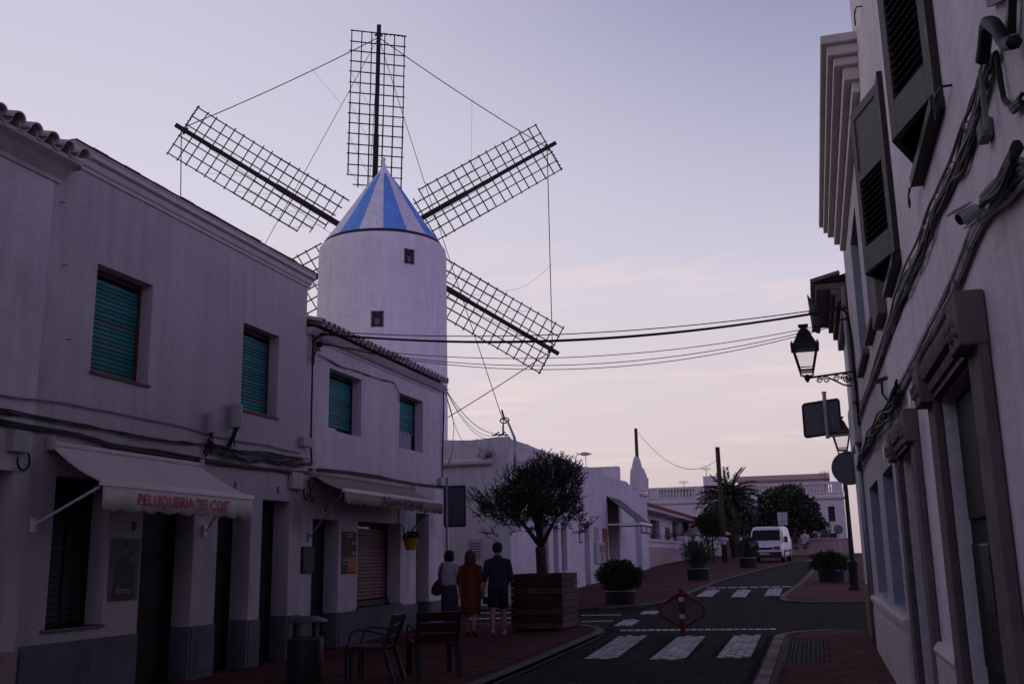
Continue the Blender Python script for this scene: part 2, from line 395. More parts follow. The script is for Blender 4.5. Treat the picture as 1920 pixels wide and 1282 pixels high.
# block paving: real blocks with joints where they can be made out, material beyond
def block(mb, x, y, wx, wy, z, h=.02):
    x0, x1, y0, y1 = x - wx / 2, x + wx / 2, y - wy / 2, y + wy / 2; z0 = g(y0) + z; z1 = g(y1) + z
    mb.add([(x0, y0, z0 - h), (x1, y0, z0 - h), (x1, y1, z1 - h), (x0, y1, z1 - h), (x0, y0, z0), (x1, y0, z0), (x1, y1, z1), (x0, y1, z1)],
           [(4, 5, 6, 7), (0, 1, 5, 4), (1, 2, 6, 5), (3, 0, 4, 7)])
STR = []      # painted shapes: (name, polygon) in ground coords
def gpt(px, py): p = G(px, py); return (p.x, p.y)
def stripe(px): return [gpt(*q) for q in px]
STR += [stripe([(1094, 1235), (1154, 1235), (1213, 1192), (1160, 1192)]), stripe([(1216, 1236), (1284, 1236), (1322, 1193), (1271, 1193)]),
        stripe([(1342, 1233), (1407, 1233), (1427, 1191), (1375, 1191)]),
        stripe([(1149, 1173), (1184, 1173), (1200, 1162), (1170, 1161)]), stripe([(1198, 1151), (1230, 1151), (1240, 1145), (1206, 1145)]),
        stripe([(1304, 1118), (1335, 1118), (1351, 1105), (1325, 1105)]), stripe([(1369, 1119), (1398, 1119), (1409, 1105), (1383, 1105)]), stripe([(1432, 1117), (1462, 1116), (1468, 1102), (1441, 1103)]),
        stripe([(1162, 1183), (1458, 1180), (1457, 1178), (1165, 1180)]), stripe([(1325, 1102.5), (1487, 1100), (1487, 1098.5), (1327, 1101)]),
        stripe([(1508, 1052), (1545, 1049), (1545, 1047.5), (1512, 1050)]),
        stripe([(880, 1150), (960, 1149), (960, 1147.5), (880, 1148.5)]), stripe([(880, 1161), (960, 1159), (960, 1157), (880, 1159)]), stripe([(870, 1170), (960, 1168), (960, 1166.5), (870, 1168.5)]),
        stripe([(1090, 1154), (1165, 1153), (1165, 1151.7), (1090, 1152.5)]), stripe([(1090, 1166), (1150, 1164), (1150, 1162.5), (1090, 1164.5)])]
def inside(poly, x, y):
    c = False; n = len(poly); j = n - 1
    for i in range(n):
        (xi, yi), (xj, yj) = poly[i], poly[j]
        if (yi > y) != (yj > y) and x < (xj - xi) * (y - yi) / (yj - yi + 1e-12) + xi: c = not c
        j = i
    return c
def in_road(x, y):
    if 22.55 < y < 26.2: return -16 < x < (1.8 if y > 21 else .8)
    l = lp_r(y) + .1 if y <= 22.39 else lerp(T_R, y) + .1
    if y <= 22.39 and y > 20.2: l = lp_r(y) + .1
    r = rp_l(y) - .1 if y < 20.89 else (lerp(F_L, y) - .1 if y > 28.2 else 1.8)
    return l < x < r
bm_ = MB(); rows = 0; y = 12.0
while y < 33:
    x = -16 + (.1 if rows % 2 else 0)
    while x < 2:
        if in_road(x, y) and not any(inside(p, x, y) for p in STR[:11]):
            block(bm_, x, y, .19, .092, .001 + random.uniform(-.002, .002))
        x += .2
    y += .1; rows += 1
tag(bm_.build('paving_blocks', M['road'], road), kind='stuff')
far = MB(); ys = [33 + i for i in range(0, 43)]
for a, b in zip(ys, ys[1:]):
    far.quad((lerp(T_R, a), a, g(a) - .006), (lerp(F_L, a), a, g(a) - .006), (lerp(F_L, b), b, g(b) - .006), (lerp(T_R, b), b, g(b) - .006))
far.build('road_surface', M['road'], road)
# painted crossing stripes: each built from painted slabs with dark studs left between them
for si, poly in enumerate(STR):
    mb = MB(); xs = [p[0] for p in poly]; ys = [p[1] for p in poly]
    if si < 8:
        cw = .125 if si < 3 else .16; cl = .36 if si < 3 else .5
        y = min(ys) + .03; r = 0
        a0, a1, b1, b0 = poly[0], poly[1], poly[2], poly[3]
        nx = max(3, round((a1[0] - a0[0]) / cw)); ny = max(3, round((b0[1] - a0[1]) / cl))
        for i in range(nx):
            for j in range(ny):
                sh = .5 / ny if i % 2 else 0
                u = (i + .5) / nx; v = (j + .5) / ny + sh
                if v > 1: continue
                if si == 1 and 0 < i < nx - 1 and j > 0: ln = 1.0
                else: ln = .74
                X0 = a0[0] + (a1[0] - a0[0]) * u; Y0 = a0[1] + (a1[1] - a0[1]) * u
                X1 = b0[0] + (b1[0] - b0[0]) * u; Y1 = b0[1] + (b1[1] - b0[1]) * u
                block(mb, X0 + (X1 - X0) * v, Y0 + (Y1 - Y0) * v, (a1[0] - a0[0]) / nx * .90, (b0[1] - a0[1]) / ny * ln, .004)
        mb.build('crosswalk_stripe', M['paint'], road)
    else:
        a0, a1, b1, b0 = poly; n = 22 if si == 8 else 8
        for i in range(n):
            q = [Vector((a0[0] + (a1[0] - a0[0]) * u, a0[1] + (a1[1] - a0[1]) * u, 0)) for u in (i / n, (i + .82) / n)]
            t = [Vector((b0[0] + (b1[0] - b0[0]) * u, b0[1] + (b1[1] - b0[1]) * u, 0)) for u in ((i + .82) / n, i / n)]
            P = [Vector((p.x, p.y, g(p.y) + .007)) for p in q + t]; mb.add(P, [(0, 1, 2, 3)])
        mb.build('painted_line', M['paint'], road)
# red pavers
def pavers(parent, test, x0, x1, y0, y1):
    mb = MB(); y = y0; r = 0
    while y < y1:
        x = x0 + (.1 if r % 2 else 0)
        while x < x1:
            if test(x, y): block(mb, x, y, .192, .094, KZ + .001 + random.uniform(-.0015, .0015))
            x += .2
        y += .1; r += 1
    tag(mb.build('paving_bricks', M['pave'], parent), kind='stuff')
pavers(lpave, lambda x, y: x < lp_r(y) - .26, -8.35, -4.2, 10.5, 22.2)
pavers(rpave, lambda x, y: rp_l(y) + .26 < x and not (15.5 < y < 19.2 and x < .02), -.8, .82, 12, 20.7)
pavers(tpave, lambda x, y: x < lerp(T_R, y) - .25, -8.2, -3.6, 26.4, 34)
fa = MB()
for a, b in zip([33.9 + i for i in range(0, 41)], [34.9 + i for i in range(0, 41)]):
    fa.quad((-40, a, g(a) + KZ), (lerp(T_R, a) - .2, a, g(a) + KZ), (lerp(T_R, b) - .2, b, g(b) + KZ), (-40, b, g(b) + KZ))
fa.build('brick_surface', M['pave'], tpave)
fa = MB()
for a, b in zip([28.4 + i for i in range(0, 46)], [29.4 + i for i in range(0, 46)]):
    fa.quad((lerp(F_L, a) + .2, a, g(a) + KZ), (20, a, g(a) + KZ), (20, b, g(b) + KZ), (lerp(F_L, b) + .2, b, g(b) + KZ))
fa.build('brick_surface', M['pave'], fpave)
# kerb stones one by one
def kerbs(parent, fx, y0, y1, off, ln=.6, stuff=False, mt='kerb'):
    pts = []; y = y0
    while y < y1: pts.append(Vector((fx(y), y, 0))); y += .02
    acc = 0; st = pts[0]; big = MB()
    for a, b in zip(pts, pts[1:]):
        acc += (b - a).length
        if acc >= ln:
            d = (b - st); l = d.length; d.normalize(); nrm = Vector((-d.y, d.x, 0)) * off
            c = (st + b) / 2 + nrm * .085
            slope = (g(b.y) - g(st.y)); dv = Vector((b.x - st.x, b.y - st.y, slope)) * .5 * (.985)
            mb = big if stuff else MB()
            mb.obox((c.x, c.y, (g(st.y) + g(b.y)) / 2 + KZ - .03), Vector((-d.y, d.x, 0)) * .085, dv, Vector((0, 0, .037 + random.uniform(0, .002))))
            if not stuff: mb.build('kerb_stone', M[mt], parent, bevel=.004)
            st = b; acc = 0
    if stuff: tag(big.build('kerb_stones', M['kerb'], parent), kind='stuff')
kerbs(lpave, lp_r, 12, 22.38, 1, .5)
kerbs(rpave, rp_l, 12, 20.88, -1, .5, mt='kerbp')
kerbs(tpave, lambda y: lerp(T_R, y), 26.3, 75, 1, 1., True)
kerbs(fpave, lambda y: lerp(F_L, y), 28.2, 75, -1, 1., True)
# tactile slabs on the pavement by the crossing
for i in range(3):
    for j in range(9):
        x = -.5 + i * .2; y = 15.7 + j * .4; mb = MB(); block(mb, x + .03, y, .19, .39, KZ + .003)
        for a in range(3):
            for b in range(6): mb.lathe([(.018, 0), (.012, .006)], 6, (x + .03 - .06 + a * .06, y - .15 + b * .06, g(y) + KZ + .003))
        mb.build('tactile_slab', M['tact'], rpave)

# ================================================================ BUILDING HELPERS
def facade(mb, ax, c, inn, u0, u1, z0, z1, ops, depth=.25, mrev=None, m=0, soff=None):
    us = sorted({u0, u1, *[o[0] for o in ops], *[o[1] for o in ops]}); zs = sorted({z0, z1, *[o[2] for o in ops], *[o[3] for o in ops]})
    us = [u for u in us if u0 <= u <= u1]; zs = [z for z in zs if z0 <= z <= z1]
    P = (lambda u, z, d: (c + inn * d, u, z)) if ax == 'x' else (lambda u, z, d: (u, c + inn * d, z))
    for a, b in zip(us, us[1:]):
        for e, f in zip(zs, zs[1:]):
            if any(o[0] <= (a + b) / 2 <= o[1] and o[2] <= (e + f) / 2 <= o[3] for o in ops): continue
            mb.quad(P(a, e, 0), P(b, e, 0), P(b, f, 0), P(a, f, 0), m)
    for o in ops:
        d = o[4] if len(o) > 4 else depth; mr = m if mrev is None else mrev
        a, b, e, f = o[:4]
        mb.quad(P(a, e, 0), P(a, f, 0), P(a, f, d), P(a, e, d), mr); mb.quad(P(b, e, 0), P(b, f, 0), P(b, f, d), P(b, e, d), mr)
        mb.quad(P(a, f, 0), P(b, f, 0), P(b, f, d), P(a, f, d), mr); mb.quad(P(a, e, 0), P(b, e, 0), P(b, e, d), P(a, e, d), mr)
        # closed inner box so that no light leaks
        D = d + .6
        mb.quad(P(a - .05, e - .05, D), P(b + .05, e - .05, D), P(b + .05, f + .05, D), P(a - .05, f + .05, D), m)
def shell(mb, ax, c, inn, u0, u1, z0, z1, D, m=0):
    P = (lambda u, z, d: (c + inn * d, u, z)) if ax == 'x' else (lambda u, z, d: (u, c + inn * d, z))
    for u in (u0, u1): mb.quad(P(u, z0, 0), P(u, z1, 0), P(u, z1, D), P(u, z0, D), m)
    mb.quad(P(u0, z1, 0), P(u1, z1, 0), P(u1, z1, D), P(u0, z1, D), m); mb.quad(P(u0, z0, D), P(u1, z0, D), P(u1, z1, D), P(u0, z1, D), m)
def roller(parent, x, y0, y1, z0, z1, bottom=None, slat=.058, mt='shutter', frame='redframe', grey=None):
    """roller shutter window set back in the reveal at plane x (faces +x)"""
    f = MB(); fw = .045
    f.box(x - .06, x + .02, y0, y0 + fw, z0, z1).box(x - .06, x + .02, y1 - fw, y1, z0, z1).box(x - .06, x + .02, y0 + fw, y1 - fw, z1 - .07, z1).box(x - .06, x + .02, y0 + fw, y1 - fw, z0, z0 + .03)
    win = f.build('window', M[frame], parent)
    b = MB(); b.quad((x - .05, y0 + fw, z0 + .03), (x - .05, y1 - fw, z0 + .03), (x - .05, y1 - fw, z1 - .07), (x - .05, y0 + fw, z1 - .07)); b.build('pane', M['vglass'], win)
    zb = z0 + .03 if bottom is None else bottom
    n = int((z1 - .07 - zb) / slat); s = MB(); L_ = (y1 - y0 - 2 * fw - .006) / 2
    prof = [(-.012, -.5), (.006, -.42), (.011, 0), (.006, .36), (-.004, .42), (-.012, .42)]
    s.extr([(p[0], p[1] * slat) for p in prof], -L_, L_, 'y'); me = s.mesh('slat', M[mt], smooth=False)
    for i in range(n):
        sl_ = place(me, 'slat', win, (x - .012 + random.uniform(-.002, .002), (y0 + y1) / 2, zb + slat * (i + .55)), (random.uniform(-.0025, .0025), 0, 0))
        if grey and i in grey: sl_.data = me.copy(); sl_.data.materials[0] = M['slatgrey']
    return win
def leaf_door(parent, x, y0, y1, z0, z1, sg=1, mt='door', panels=3, name='door'):
    d = MB(); d.box(x - .05 * sg if sg > 0 else x, x if sg > 0 else x + .05, y0, y1, z0, z1)
    dr = d.build(name, M[mt], parent)
    h = (z1 - z0) / panels
    for i in range(panels):
        p = MB(); xs = x + .004 * sg
        if i == 0: q_ = MB(); q_.tube([(x + .01 * sg, y0 + .09, z0 + 1.0), (x + .06 * sg, y0 + .09, z0 + 1.0), (x + .06 * sg, y0 + .19, z0 + 1.0)], .011, 6); q_.build('door_handle', M['galv'], dr, smooth=True)
        p.box(min(xs, xs + .018 * sg), max(xs, xs + .018 * sg), y0 + .1, y1 - .1, z0 + i * h + .09, z0 + (i + 1) * h - .05); p.build('door_panel', M[mt], dr, bevel=.006)
    return dr
def tile_mesh(r=.09, ln=.45, t=.014, n=8, taper=.82, up=True, mt='tile'):
    """one barrel tile, axis along +x (into the roof), front end at origin, spanning y"""
    mb = MB(); vs = []
    for k, (xx, rr) in enumerate(((0, r), (-ln, r * taper))):
        for q in (rr, rr - t):
            for j in range(n + 1):
                a = math.pi * j / n; vs.append((xx, q * math.cos(a), q * math.sin(a) * (1 if up else -1)))
    m_ = n + 1; fs = []
    for j in range(n):
        fs += [(j, j + 1, 2 * m_ + j + 1, 2 * m_ + j), (m_ + j, 3 * m_ + j, 3 * m_ + j + 1, m_ + j + 1), (j, m_ + j, m_ + j + 1, j + 1), (2 * m_ + j, 2 * m_ + j + 1, 3 * m_ + j + 1, 3 * m_ + j)]
    mb.add(vs, fs); return mb.mesh('roof_tile', M[mt], smooth=False)

# ================================================================ HOUSE WITH TILED EAVE (far left)
XA = -8.40; XB = -8.45
h0 = thing('house', 'white house at the left edge with barrel tile eave and cove moulding', 'house', (XA, 3, 0))
mb = MB(); facade(mb, 'x', XA + .004, -1, -45, 9.245, -.6, 6.2, [(7.6, 9.02, -.6, 2.6, .4)]); shell(mb, 'x', XA + .004, -1, -45, 9.245, -.6, 6.2, 9)
mb.build('wall', M['white'], h0)
leaf_door(h0, XA - .36, 7.6, 9.02, 0, 2.6, 1)
mb = MB(); mb.box(XA + .006, XA + .04, -5, 7.5, -.3, .68).box(XA + .006, XA + .04, 9.03, 9.24, -.3, .68); mb.build('plinth', M['pink'], h0)
prof = [(XA - .2, 6.06), (XA + .03, 6.06), (XA + .05, 6.10), (XA + .11, 6.14), (XA + .20, 6.20), (XA + .31, 6.25), (XA + .33, 6.29), (XA - .2, 6.32)]
mb = MB(); mb.extr(prof, -45, 9.33); mb.build('cornice', M['white'], h0)
mb = MB(); mb.quad((XA + .3, -45, 6.31), (XA + .3, 9.33, 6.31), (XA - 4, 9.33, 7.4), (XA - 4, -45, 7.4)); mb.quad((XA + .3, 9.33, 6.31), (XA - 4, 9.33, 7.4), (XA - 4, 9.33, 6.0), (XA + .3, 9.33, 6.2))
rf = mb.build('roof', M['tile'], h0)
tm = tile_mesh(.10, .6, .016, 8, .85, True, 'tileW'); tm2 = tile_mesh(.085, .6, .014, 6, .85, False, 'tileW'); tm3 = tile_mesh(.10, .5, .016, 8, .85, True, 'tile')
for i in range(14):
    y = 9.26 - i * .262
    place(tm, 'roof_tile', rf, (XA + .40, y, 6.335 + random.uniform(-.01, .01)), (0, RAD(14), 0)); place(tm2, 'roof_tile', rf, (XA + .36, y - .131, 6.355), (0, RAD(14), 0)); place(tm3, 'roof_tile', rf, (XA - .08, y, 6.47), (0, RAD(14), 0))

# ================================================================ HOUSE A: rough stucco, hairdresser's awning
hA = thing('house', 'rough stucco two storey house with moulded parapet and green roller shutters', 'house', (XA, 12.4, 0))
W = [(10.10, 11.22, 3.90, 5.29, .24), (13.52, 14.63, 3.90, 5.29, .24)]
D = [(9.67, 10.62, .87, 2.60, .30), (11.30, 12.45, -.4, 2.45, .36), (13.04, 13.95, -.4, 2.45, .38), (14.28, 15.16, -.4, 2.56, .36)]
mb = MB(); facade(mb, 'x', XA, -1, 9.25, 15.57, -.4, 6.5, W + D); shell(mb, 'x', XA, -1, 9.25, 15.57, -.4, 6.5, 9)
mb.build('wall', M['stucco'], hA)
prof = [(XA - .2, 6.385), (XA + .025, 6.385), (XA + .03, 6.42), (XA + .06, 6.445), (XA + .075, 6.50), (XA + .08, 6.515), (XA + .135, 6.535), (XA + .14, 6.595), (XA + .155, 6.605), (XA + .155, 6.625), (XA - .2, 6.625)]
mb = MB(); mb.extr(prof, 9.36, 15.62); cn = mb.build('cornice', M['stone'], hA, bevel=.004)
y = 9.37
while y < 15.6:
    l = random.uniform(.28, .33); mb = MB(); z = random.uniform(-.004, .006)
    mb.box(XA - .25, XA + .172 + random.uniform(-.012, .01), y, min(y + l - .006, 15.63), 6.631 + z, 6.652 + z); mb.build('coping_tile', M['coping'], cn); y += l
for o in W:
    roller(hA, XA - .20, o[0], o[1], o[2] + .02, o[3], grey=(7, 11) if o[0] < 11 else (3,))
    mb = MB(); mb.box(XA - .18, XA + .03, o[0] - .015, o[1] + .03, o[2] - .022, o[2] + .012); mb.build('window_sill', M['redframe'], hA)
# ground floor openings
o = D[0]; wn = MB(); wn.box(XA - .29, XA - .25, o[0], o[1], o[2], o[3]); wn = wn.build('window', M['door'], hA)
for k in range(2):
    for i in range(22):
        s = MB(); yy0 = o[0] + .05 + k * .46; s.box(XA - .25, XA - .235, yy0, yy0 + .40, o[2] + .06 + i * .075, o[2] + .12 + i * .075); s.build('slat', M['blackp'], wn)
mb = MB(); mb.box(XA - .24, XA + .035, o[0] - .06, o[1] + .02, o[2] - .03, o[2]); mb.build('window_sill', M['plinth'], hA)
for o in D[1:]: leaf_door(hA, XA - o[4] + .06, o[0], o[1], -.02, o[3], 1)
segs = [(9.30, 10.40), (10.405, 11.29), (12.46, 13.03), (13.96, 14.27), (15.17, 15.56)]
for a, b in segs: mb = MB(); mb.box(XA + .004, XA + .035, a, b, -.4, .72 + random.uniform(-.01, .01)); mb.build('plinth_slab', M['plinth'], hA, bevel=.004)
for o in D[1:]:
    mb = MB(); mb.box(XA - .29, XA - .004, o[1] - .025, o[1] + .01, -.4, .72); mb.build('plinth_slab', M['plinth'], hA)
mb = MB(); mb.box(XA + .037, XA + .05, 12.56, 12.98, .10, .50); pd = mb.build('meter_hatch', M['plinth'], hA, bevel=.005)
mb = MB(); mb.box(XA + .051, XA + .057, 12.61, 12.93, .15, .45); mb.build('hatch_panel', M['plinth'], pd, bevel=.004)
def number_plate(txt, y, z, x, par, s=.16, mt='navy'): text_part(txt, 'house_number', M[mt], par, (x + .006, y - s * .25, z), (0, .8, 0), (0, 0, 1), s, .003, 0, .004)
number_plate('8', 13.47, 2.68, XA, hA); number_plate('8', 14.75, 2.68, XA, hA)
mb = MB(); mb.box(XA + .002, XA + .02, 11.10, 11.15, 2.0, 2.12); mb.build('house_number', M['blackp'], hA)
for px, py in ((111, 380), (115, 498), (123, 637)):
    p = PX(px, py, XA); mb = MB(); mb.tube([p, p + Vector((.03, .02, .01)), p + Vector((.04, .06, .012))], .006, 5); mb.build('wall_hook', M['redframe'], hA)

# ================================================================ HOUSE B: white, tiled eave
hB = thing('house', 'white two storey house with clay tile eave beside the windmill tower', 'house', (XB, 19, 0))
WB = [(16.59, 18.0, 3.955, 5.11, .26), (19.93, 21.31, 3.96, 5.15, .26)]
DB = [(16.07, 17.11, -.4, 2.32, .36), (17.92, 20.03, .70, 2.33, .40), (20.90, 21.68, -.4, 2.60, .38)]
mb = MB(); facade(mb, 'x', XB, -1, 15.575, 22.62, -.4, 5.62, WB + DB); shell(mb, 'x', XB, -1, 15.575, 22.62, -.4, 5.62, 8)
mb.build('wall', M['white'], hB)
prof = [(XB - .2, 5.49), (XB + .02, 5.49), (XB + .03, 5.53), (XB + .10, 5.56), (XB + .15, 5.61), (XB + .20, 5.66), (XB - .2, 5.70)]
mb = MB(); mb.extr(prof, 15.6, 22.40); mb.build('cornice', M['white'], hB)
mb = MB(); mb.quad((XB + .2, 15.6, 5.69), (XB + .2, 22.3, 5.69), (XB - 4.2, 22.68, 6.85), (XB - 4.2, 15.6, 6.85)); mb.quad((XB - 4.2, 15.6, 6.85), (XB - 4.2, 22.68, 6.85), (XB - 8, 22.68, 5.7), (XB - 8, 15.6, 5.7))
mb.add([(XB + .2, 22.62, 5.62), (XB - 4.2, 22.62, 6.83), (XB - 8, 22.62, 5.62)], [(0, 1, 2)])
rb = mb.build('roof', M['tile'], hB)
tmb = tile_mesh(.078, .5, .013, 7, .86, True, 'tileW'); tmb2 = tile_mesh(.07, .5, .012, 6, .86, False, 'tileW')
tred = tile_mesh(.078, .5, .013, 7, .86, True, 'tile')
for i in range(32):
    y = 15.74 + i * .207
    place(tmb, 'roof_tile', rb, (XB + .29 + random.uniform(-.015, .015), y, 5.755 + random.uniform(-.01, .01)), (0, RAD(15), random.uniform(-.04, .04)))
    place(tmb2, 'roof_tile', rb, (XB + .27, y + .103, 5.775), (0, RAD(15), 0))
    place(tred, 'roof_tile', rb, (XB - .10, y, 5.86), (0, RAD(15), 0))
roller(hB, XB - .22, *WB[0][:2], WB[0][2], WB[0][3], bottom=4.08, frame='blackp'); roller(hB, XB - .22, *WB[1][:2], WB[1][2], WB[1][3], bottom=4.36, frame='blackp')
mb = MB()
for i in range(9): mb.tube([(XB - .262, 20.0 + i * .14, 3.99), (XB - .262 + .01 * (i % 2), 20.0 + i * .14, 4.4)], .045, 6)
mb.build('curtain', M['whitec'], hB)
for o in (DB[0], DB[2]): leaf_door(hB, XB - o[4] + .06, o[0], o[1], 0, o[3], 1)
w6 = roller(hB, XB - .32, DB[1][0], DB[1][1], DB[1][2], DB[1][3], bottom=.82, slat=.07, mt='roll', frame='blackp')
mb = MB(); mb.box(XB - .40, XB + .05, DB[1][0] - .03, DB[1][1] + .02, .665, .70); mb.build('window_sill', M['plinth'], hB)
mb = MB(); mb.box(XB - .30, XB - .22, DB[1][0] + .02, DB[1][1] - .1, .70, .80); mb.build('threshold_box', M['blackp'], hB)
for a, b in ((15.6, 16.06), (17.12, 18.5), (18.505, 20.89), (21.69, 22.6)):
    mb = MB(); mb.box(XB + .004, XB + .04, a, b, -.4, .66); mb.build('plinth_slab', M['plinth'], hB, bevel=.004)
for o in (DB[0], DB[2]):
    mb = MB(); mb.box(XB - .29, XB - .004, o[1] - .025, o[1] + .01, -.4, .66); mb.build('plinth_slab', M['plinth'], hB)
number_plate('8', 16.55, 2.45, XB, hB, .12, 'blackp')

# ================================================================ WINDMILL
WC = Vector((-14.7, 33, 0)); TR = 2.37; TZ = 12.98
wm = thing('windmill', 'white round windmill with blue striped cone cap and six lattice sails', 'windmill', (WC.x, WC.y, 0))
mb = MB(); prof = [(TR + .08, -.2), (TR + .04, 4)] + [(TR + .04 - .04 * i / 16, 4 + (TZ - .3 - 4) * i / 16) for i in range(1, 17)]
prof += [(TR - .02, TZ - .12), (TR - .08, TZ - .03), (TR - .2, TZ), (TR - .6, TZ + .005)]
mb.lathe(prof, 72, WC, 0, .009)
tw = mb.build('tower', M['tower'], wm, smooth=True)
CR = 2.15; mb = MB(); mb.lathe([(CR - .05, TZ - .02), (CR + .03, TZ + .02), (CR + .03, TZ + .10), (CR - .1, TZ + .10)], 72, WC); mb.build('cap_curb', M['blackp'], wm)
# striped cone: 16 painted sectors, 3 faces each
nseg = 64; mb = MB(); zs = [(CR + .05, TZ + .11), (CR * .80, TZ + .80), (CR * .55, TZ + 1.62), (CR * .30, TZ + 2.46), (.20, TZ + 3.05), (.10, TZ + 3.18)]
ph = math.atan2(-WC.y, -WC.x)
for i in range(len(zs) - 1):
    for j in range(nseg):
        a, b = ph + 2 * math.pi * j / nseg, ph + 2 * math.pi * (j + 1) / nseg
        (r0, z0), (r1, z1) = zs[i], zs[i + 1]
        mb.quad(WC + Vector((r0 * math.cos(a), r0 * math.sin(a), z0)), WC + Vector((r0 * math.cos(b), r0 * math.sin(b), z0)), WC + Vector((r1 * math.cos(b), r1 * math.sin(b), z1)), WC + Vector((r1 * math.cos(a), r1 * math.sin(a), z1)), 0 if (j // 4) % 2 else 1)
cap = mb.build('cap', [M['capw'], M['blue']], wm)
mb = MB(); mb.lathe([(.35, TZ + 2.83), (.20, TZ + 3.08), (.11, TZ + 3.24), (.06, TZ + 3.44), (.04, TZ + 3.52), (.075, TZ + 3.58), (.075, TZ + 3.64), (.03, TZ + 3.68)], 20, WC); mb.build('finial', M['capw'], cap, smooth=True)
mb = MB()
for i in range(170):     # flaked paint spots on the cap
    a = ph + RAD(random.gauss(10, 26)); t = random.random(); r0, z0 = zs[0]; r = r0 * (1 - t) + .35 * t; z = z0 + (TZ + 2.7 - z0) * t
    p = WC + Vector((math.cos(a), math.sin(a), 0)) * (r + .012) + Vector((0, 0, z)); nrm = Vector((math.cos(a), math.sin(a), .75)).normalized(); tx = Vector((-math.sin(a), math.cos(a), 0)); s = random.uniform(.008, .025)
    ty = nrm.cross(tx); mb.quad(p - tx * s - ty * s, p + tx * s - ty * s * .6, p + tx * s * .8 + ty * s, p - tx * s * .5 + ty * s * .8)
mb.build('paint_flakes', M['plinth'], cap)
def tower_window(px0, px1, py0, py1, name='window'):
    # true openings read as deep boxes: a frame proud of the wall, dark pane set back
    c = None; d = ray((px0 + px1) / 2, (py0 + py1) / 2); lo = 20
    t = 24 / d.y
    while True:
        p = CAM + d * t
        if (Vector((p.x, p.y, 0)) - WC).length < TR + .03: break
        t += .02 / d.y
    n = (Vector((p.x, p.y, 0)) - WC).normalized(); tx = Vector((-n.y, n.x, 0)); dist = (p - CAM).length
    hw = (px1 - px0) / 2 / F_PX * dist * 1.02; hh = (py1 - py0) / 2 / F_PX * dist * 1.03
    q = p - n * .02; z = Vector((0, 0, 1))
    f = MB(); th = .05
    for s in (-1, 1): f.obox(q + tx * s * (hw + .02), tx * .015, n * .04, z * (hh + .03)); f.obox(q + z * s * (hh + .015), tx * hw, n * .04, z * .014)
    wdw = f.build(name, M['tower'], wm)
    f = MB(); f.obox(q + n * .012, tx * hw, n * .02, z * hh); f.build('pane', M['vglass'], wdw)
    f = MB(); s = .6
    for k in (-1, 1): f.obox(q + n * .035 + tx * k * hw * s, tx * .05, n * .008, z * hh); f.obox(q + n * .035 + z * k * hh * .75, tx * hw * s, n * .008, z * .03)
    f.build('casement', M['blackp'], wdw)
    f = MB(); f.obox(q + n * .034 + z * hh * .35, tx * hw * .42, n * .004, z * hh * .28); f.build('pane', M['steel'], wdw)
tower_window(757, 777, 467, 495); tower_window(696, 719, 583, 613)
AZ_, TL_ = .5437, .15; AX = Vector((-math.sin(AZ_) * math.cos(TL_), math.cos(AZ_) * math.cos(TL_), math.sin(TL_))); HUB = Vector((-16.472, 36.0, 14.244)); SR = Vector((math.cos(AZ_), math.sin(AZ_), 0)); UZ = SR.cross(AX); PHS = [.2, 2.66, 2.5, 2.0, 2.2, 1.36]
mb = MB(); mb.tube([WC + Vector((-.3, .4, 13.75)), HUB + AX * .7], [.28, .24], 14); hub = mb.build('windshaft', M['sailw'], wm)
RLS = [9.275, 9.20, 9.06, 9.1, 9.1, 9.01]
for k in range(6):
    RL = RLS[k]; a = RAD(90 + PHS[k] - 60 * k); u = SR * math.cos(a) + UZ * math.sin(a); v = -SR * math.sin(a) + UZ * math.cos(a)   # v: left of the arm
    mb = MB(); mb.bar(HUB - u * .3, HUB + u * RL * .5, .105, .10, AX); mb.bar(HUB + u * RL * .5, HUB + u * RL, .082, .075, AX)
    mb.tube([HUB + u * (RL - .45) - v * .16, HUB + u * (RL - .38), HUB + u * (RL - .45) + v * .16], .05, 5)
    sail = mb.build('sail', M['sailw'], wm)
    r0, r1, nb = 2.05, RL - .33, 17
    step = (r1 - r0) / (nb - 1)
    for i in range(nb):
        r = r0 + i * step; jt = random.uniform(-.03, .03)
        e0, e1 = 1.12, 1.12
        if i == 0: e0 = .45
        if i == 1: e0 = .85
        l = MB(); c = HUB + u * (r + jt) + AX * .10
        l.bar(c - v * (e1 + random.uniform(.02, .07)), c + v * (e0 + random.uniform(.02, .07)), .021, .02, AX); l.build('lath', M['sailw'], sail)
    for s, off in ((1, .27), (1, .68), (1, 1.10), (-1, .27), (-1, .68), (-1, 1.10)):
        st = r0 + (.1 if off < .5 else .45 if off < 1 else .95) * (1 if s > 0 else -.2)
        l = MB(); p0 = HUB + u * (st - .1) + v * s * off + AX * .14; p1 = HUB + u * (r1 + .06) + v * s * off + AX * .14
        md = (p0 + p1) / 2 + v * random.uniform(-.03, .03)
        l.bar(p0, md, .026, .024, AX); l.bar(md, p1, .021, .02, AX); l.build('lath', M['sailw'], sail)
    # furled cloth cord wound round the outer lath, on one side
    l = MB(); l.tube([HUB + u * (r1 + .04 * math.sin(i * 1.9)) - v * (.2 + i * .05) + AX * (.08 + .04 * math.cos(i * 1.9)) for i in range(20)], .022, 5); l.build('lashing', M['sailw'], sail)
    # light cords across the lattice
    l = MB()
    for q in (3.2, 4.6, 6.0, 7.4): l.tube([HUB + u * q * .98 + v * 1.08 + AX * .2, HUB + u * max(1.6, q - 2.4) - v * .2 + AX * .3], .007, 3)
    l.build('cord', M['rope'], sail)
tips = [HUB + (SR * math.cos(RAD(90 + PHS[k] - 60 * k)) + UZ * math.sin(RAD(90 + PHS[k] - 60 * k))) * 8.75 for k in range(6)]
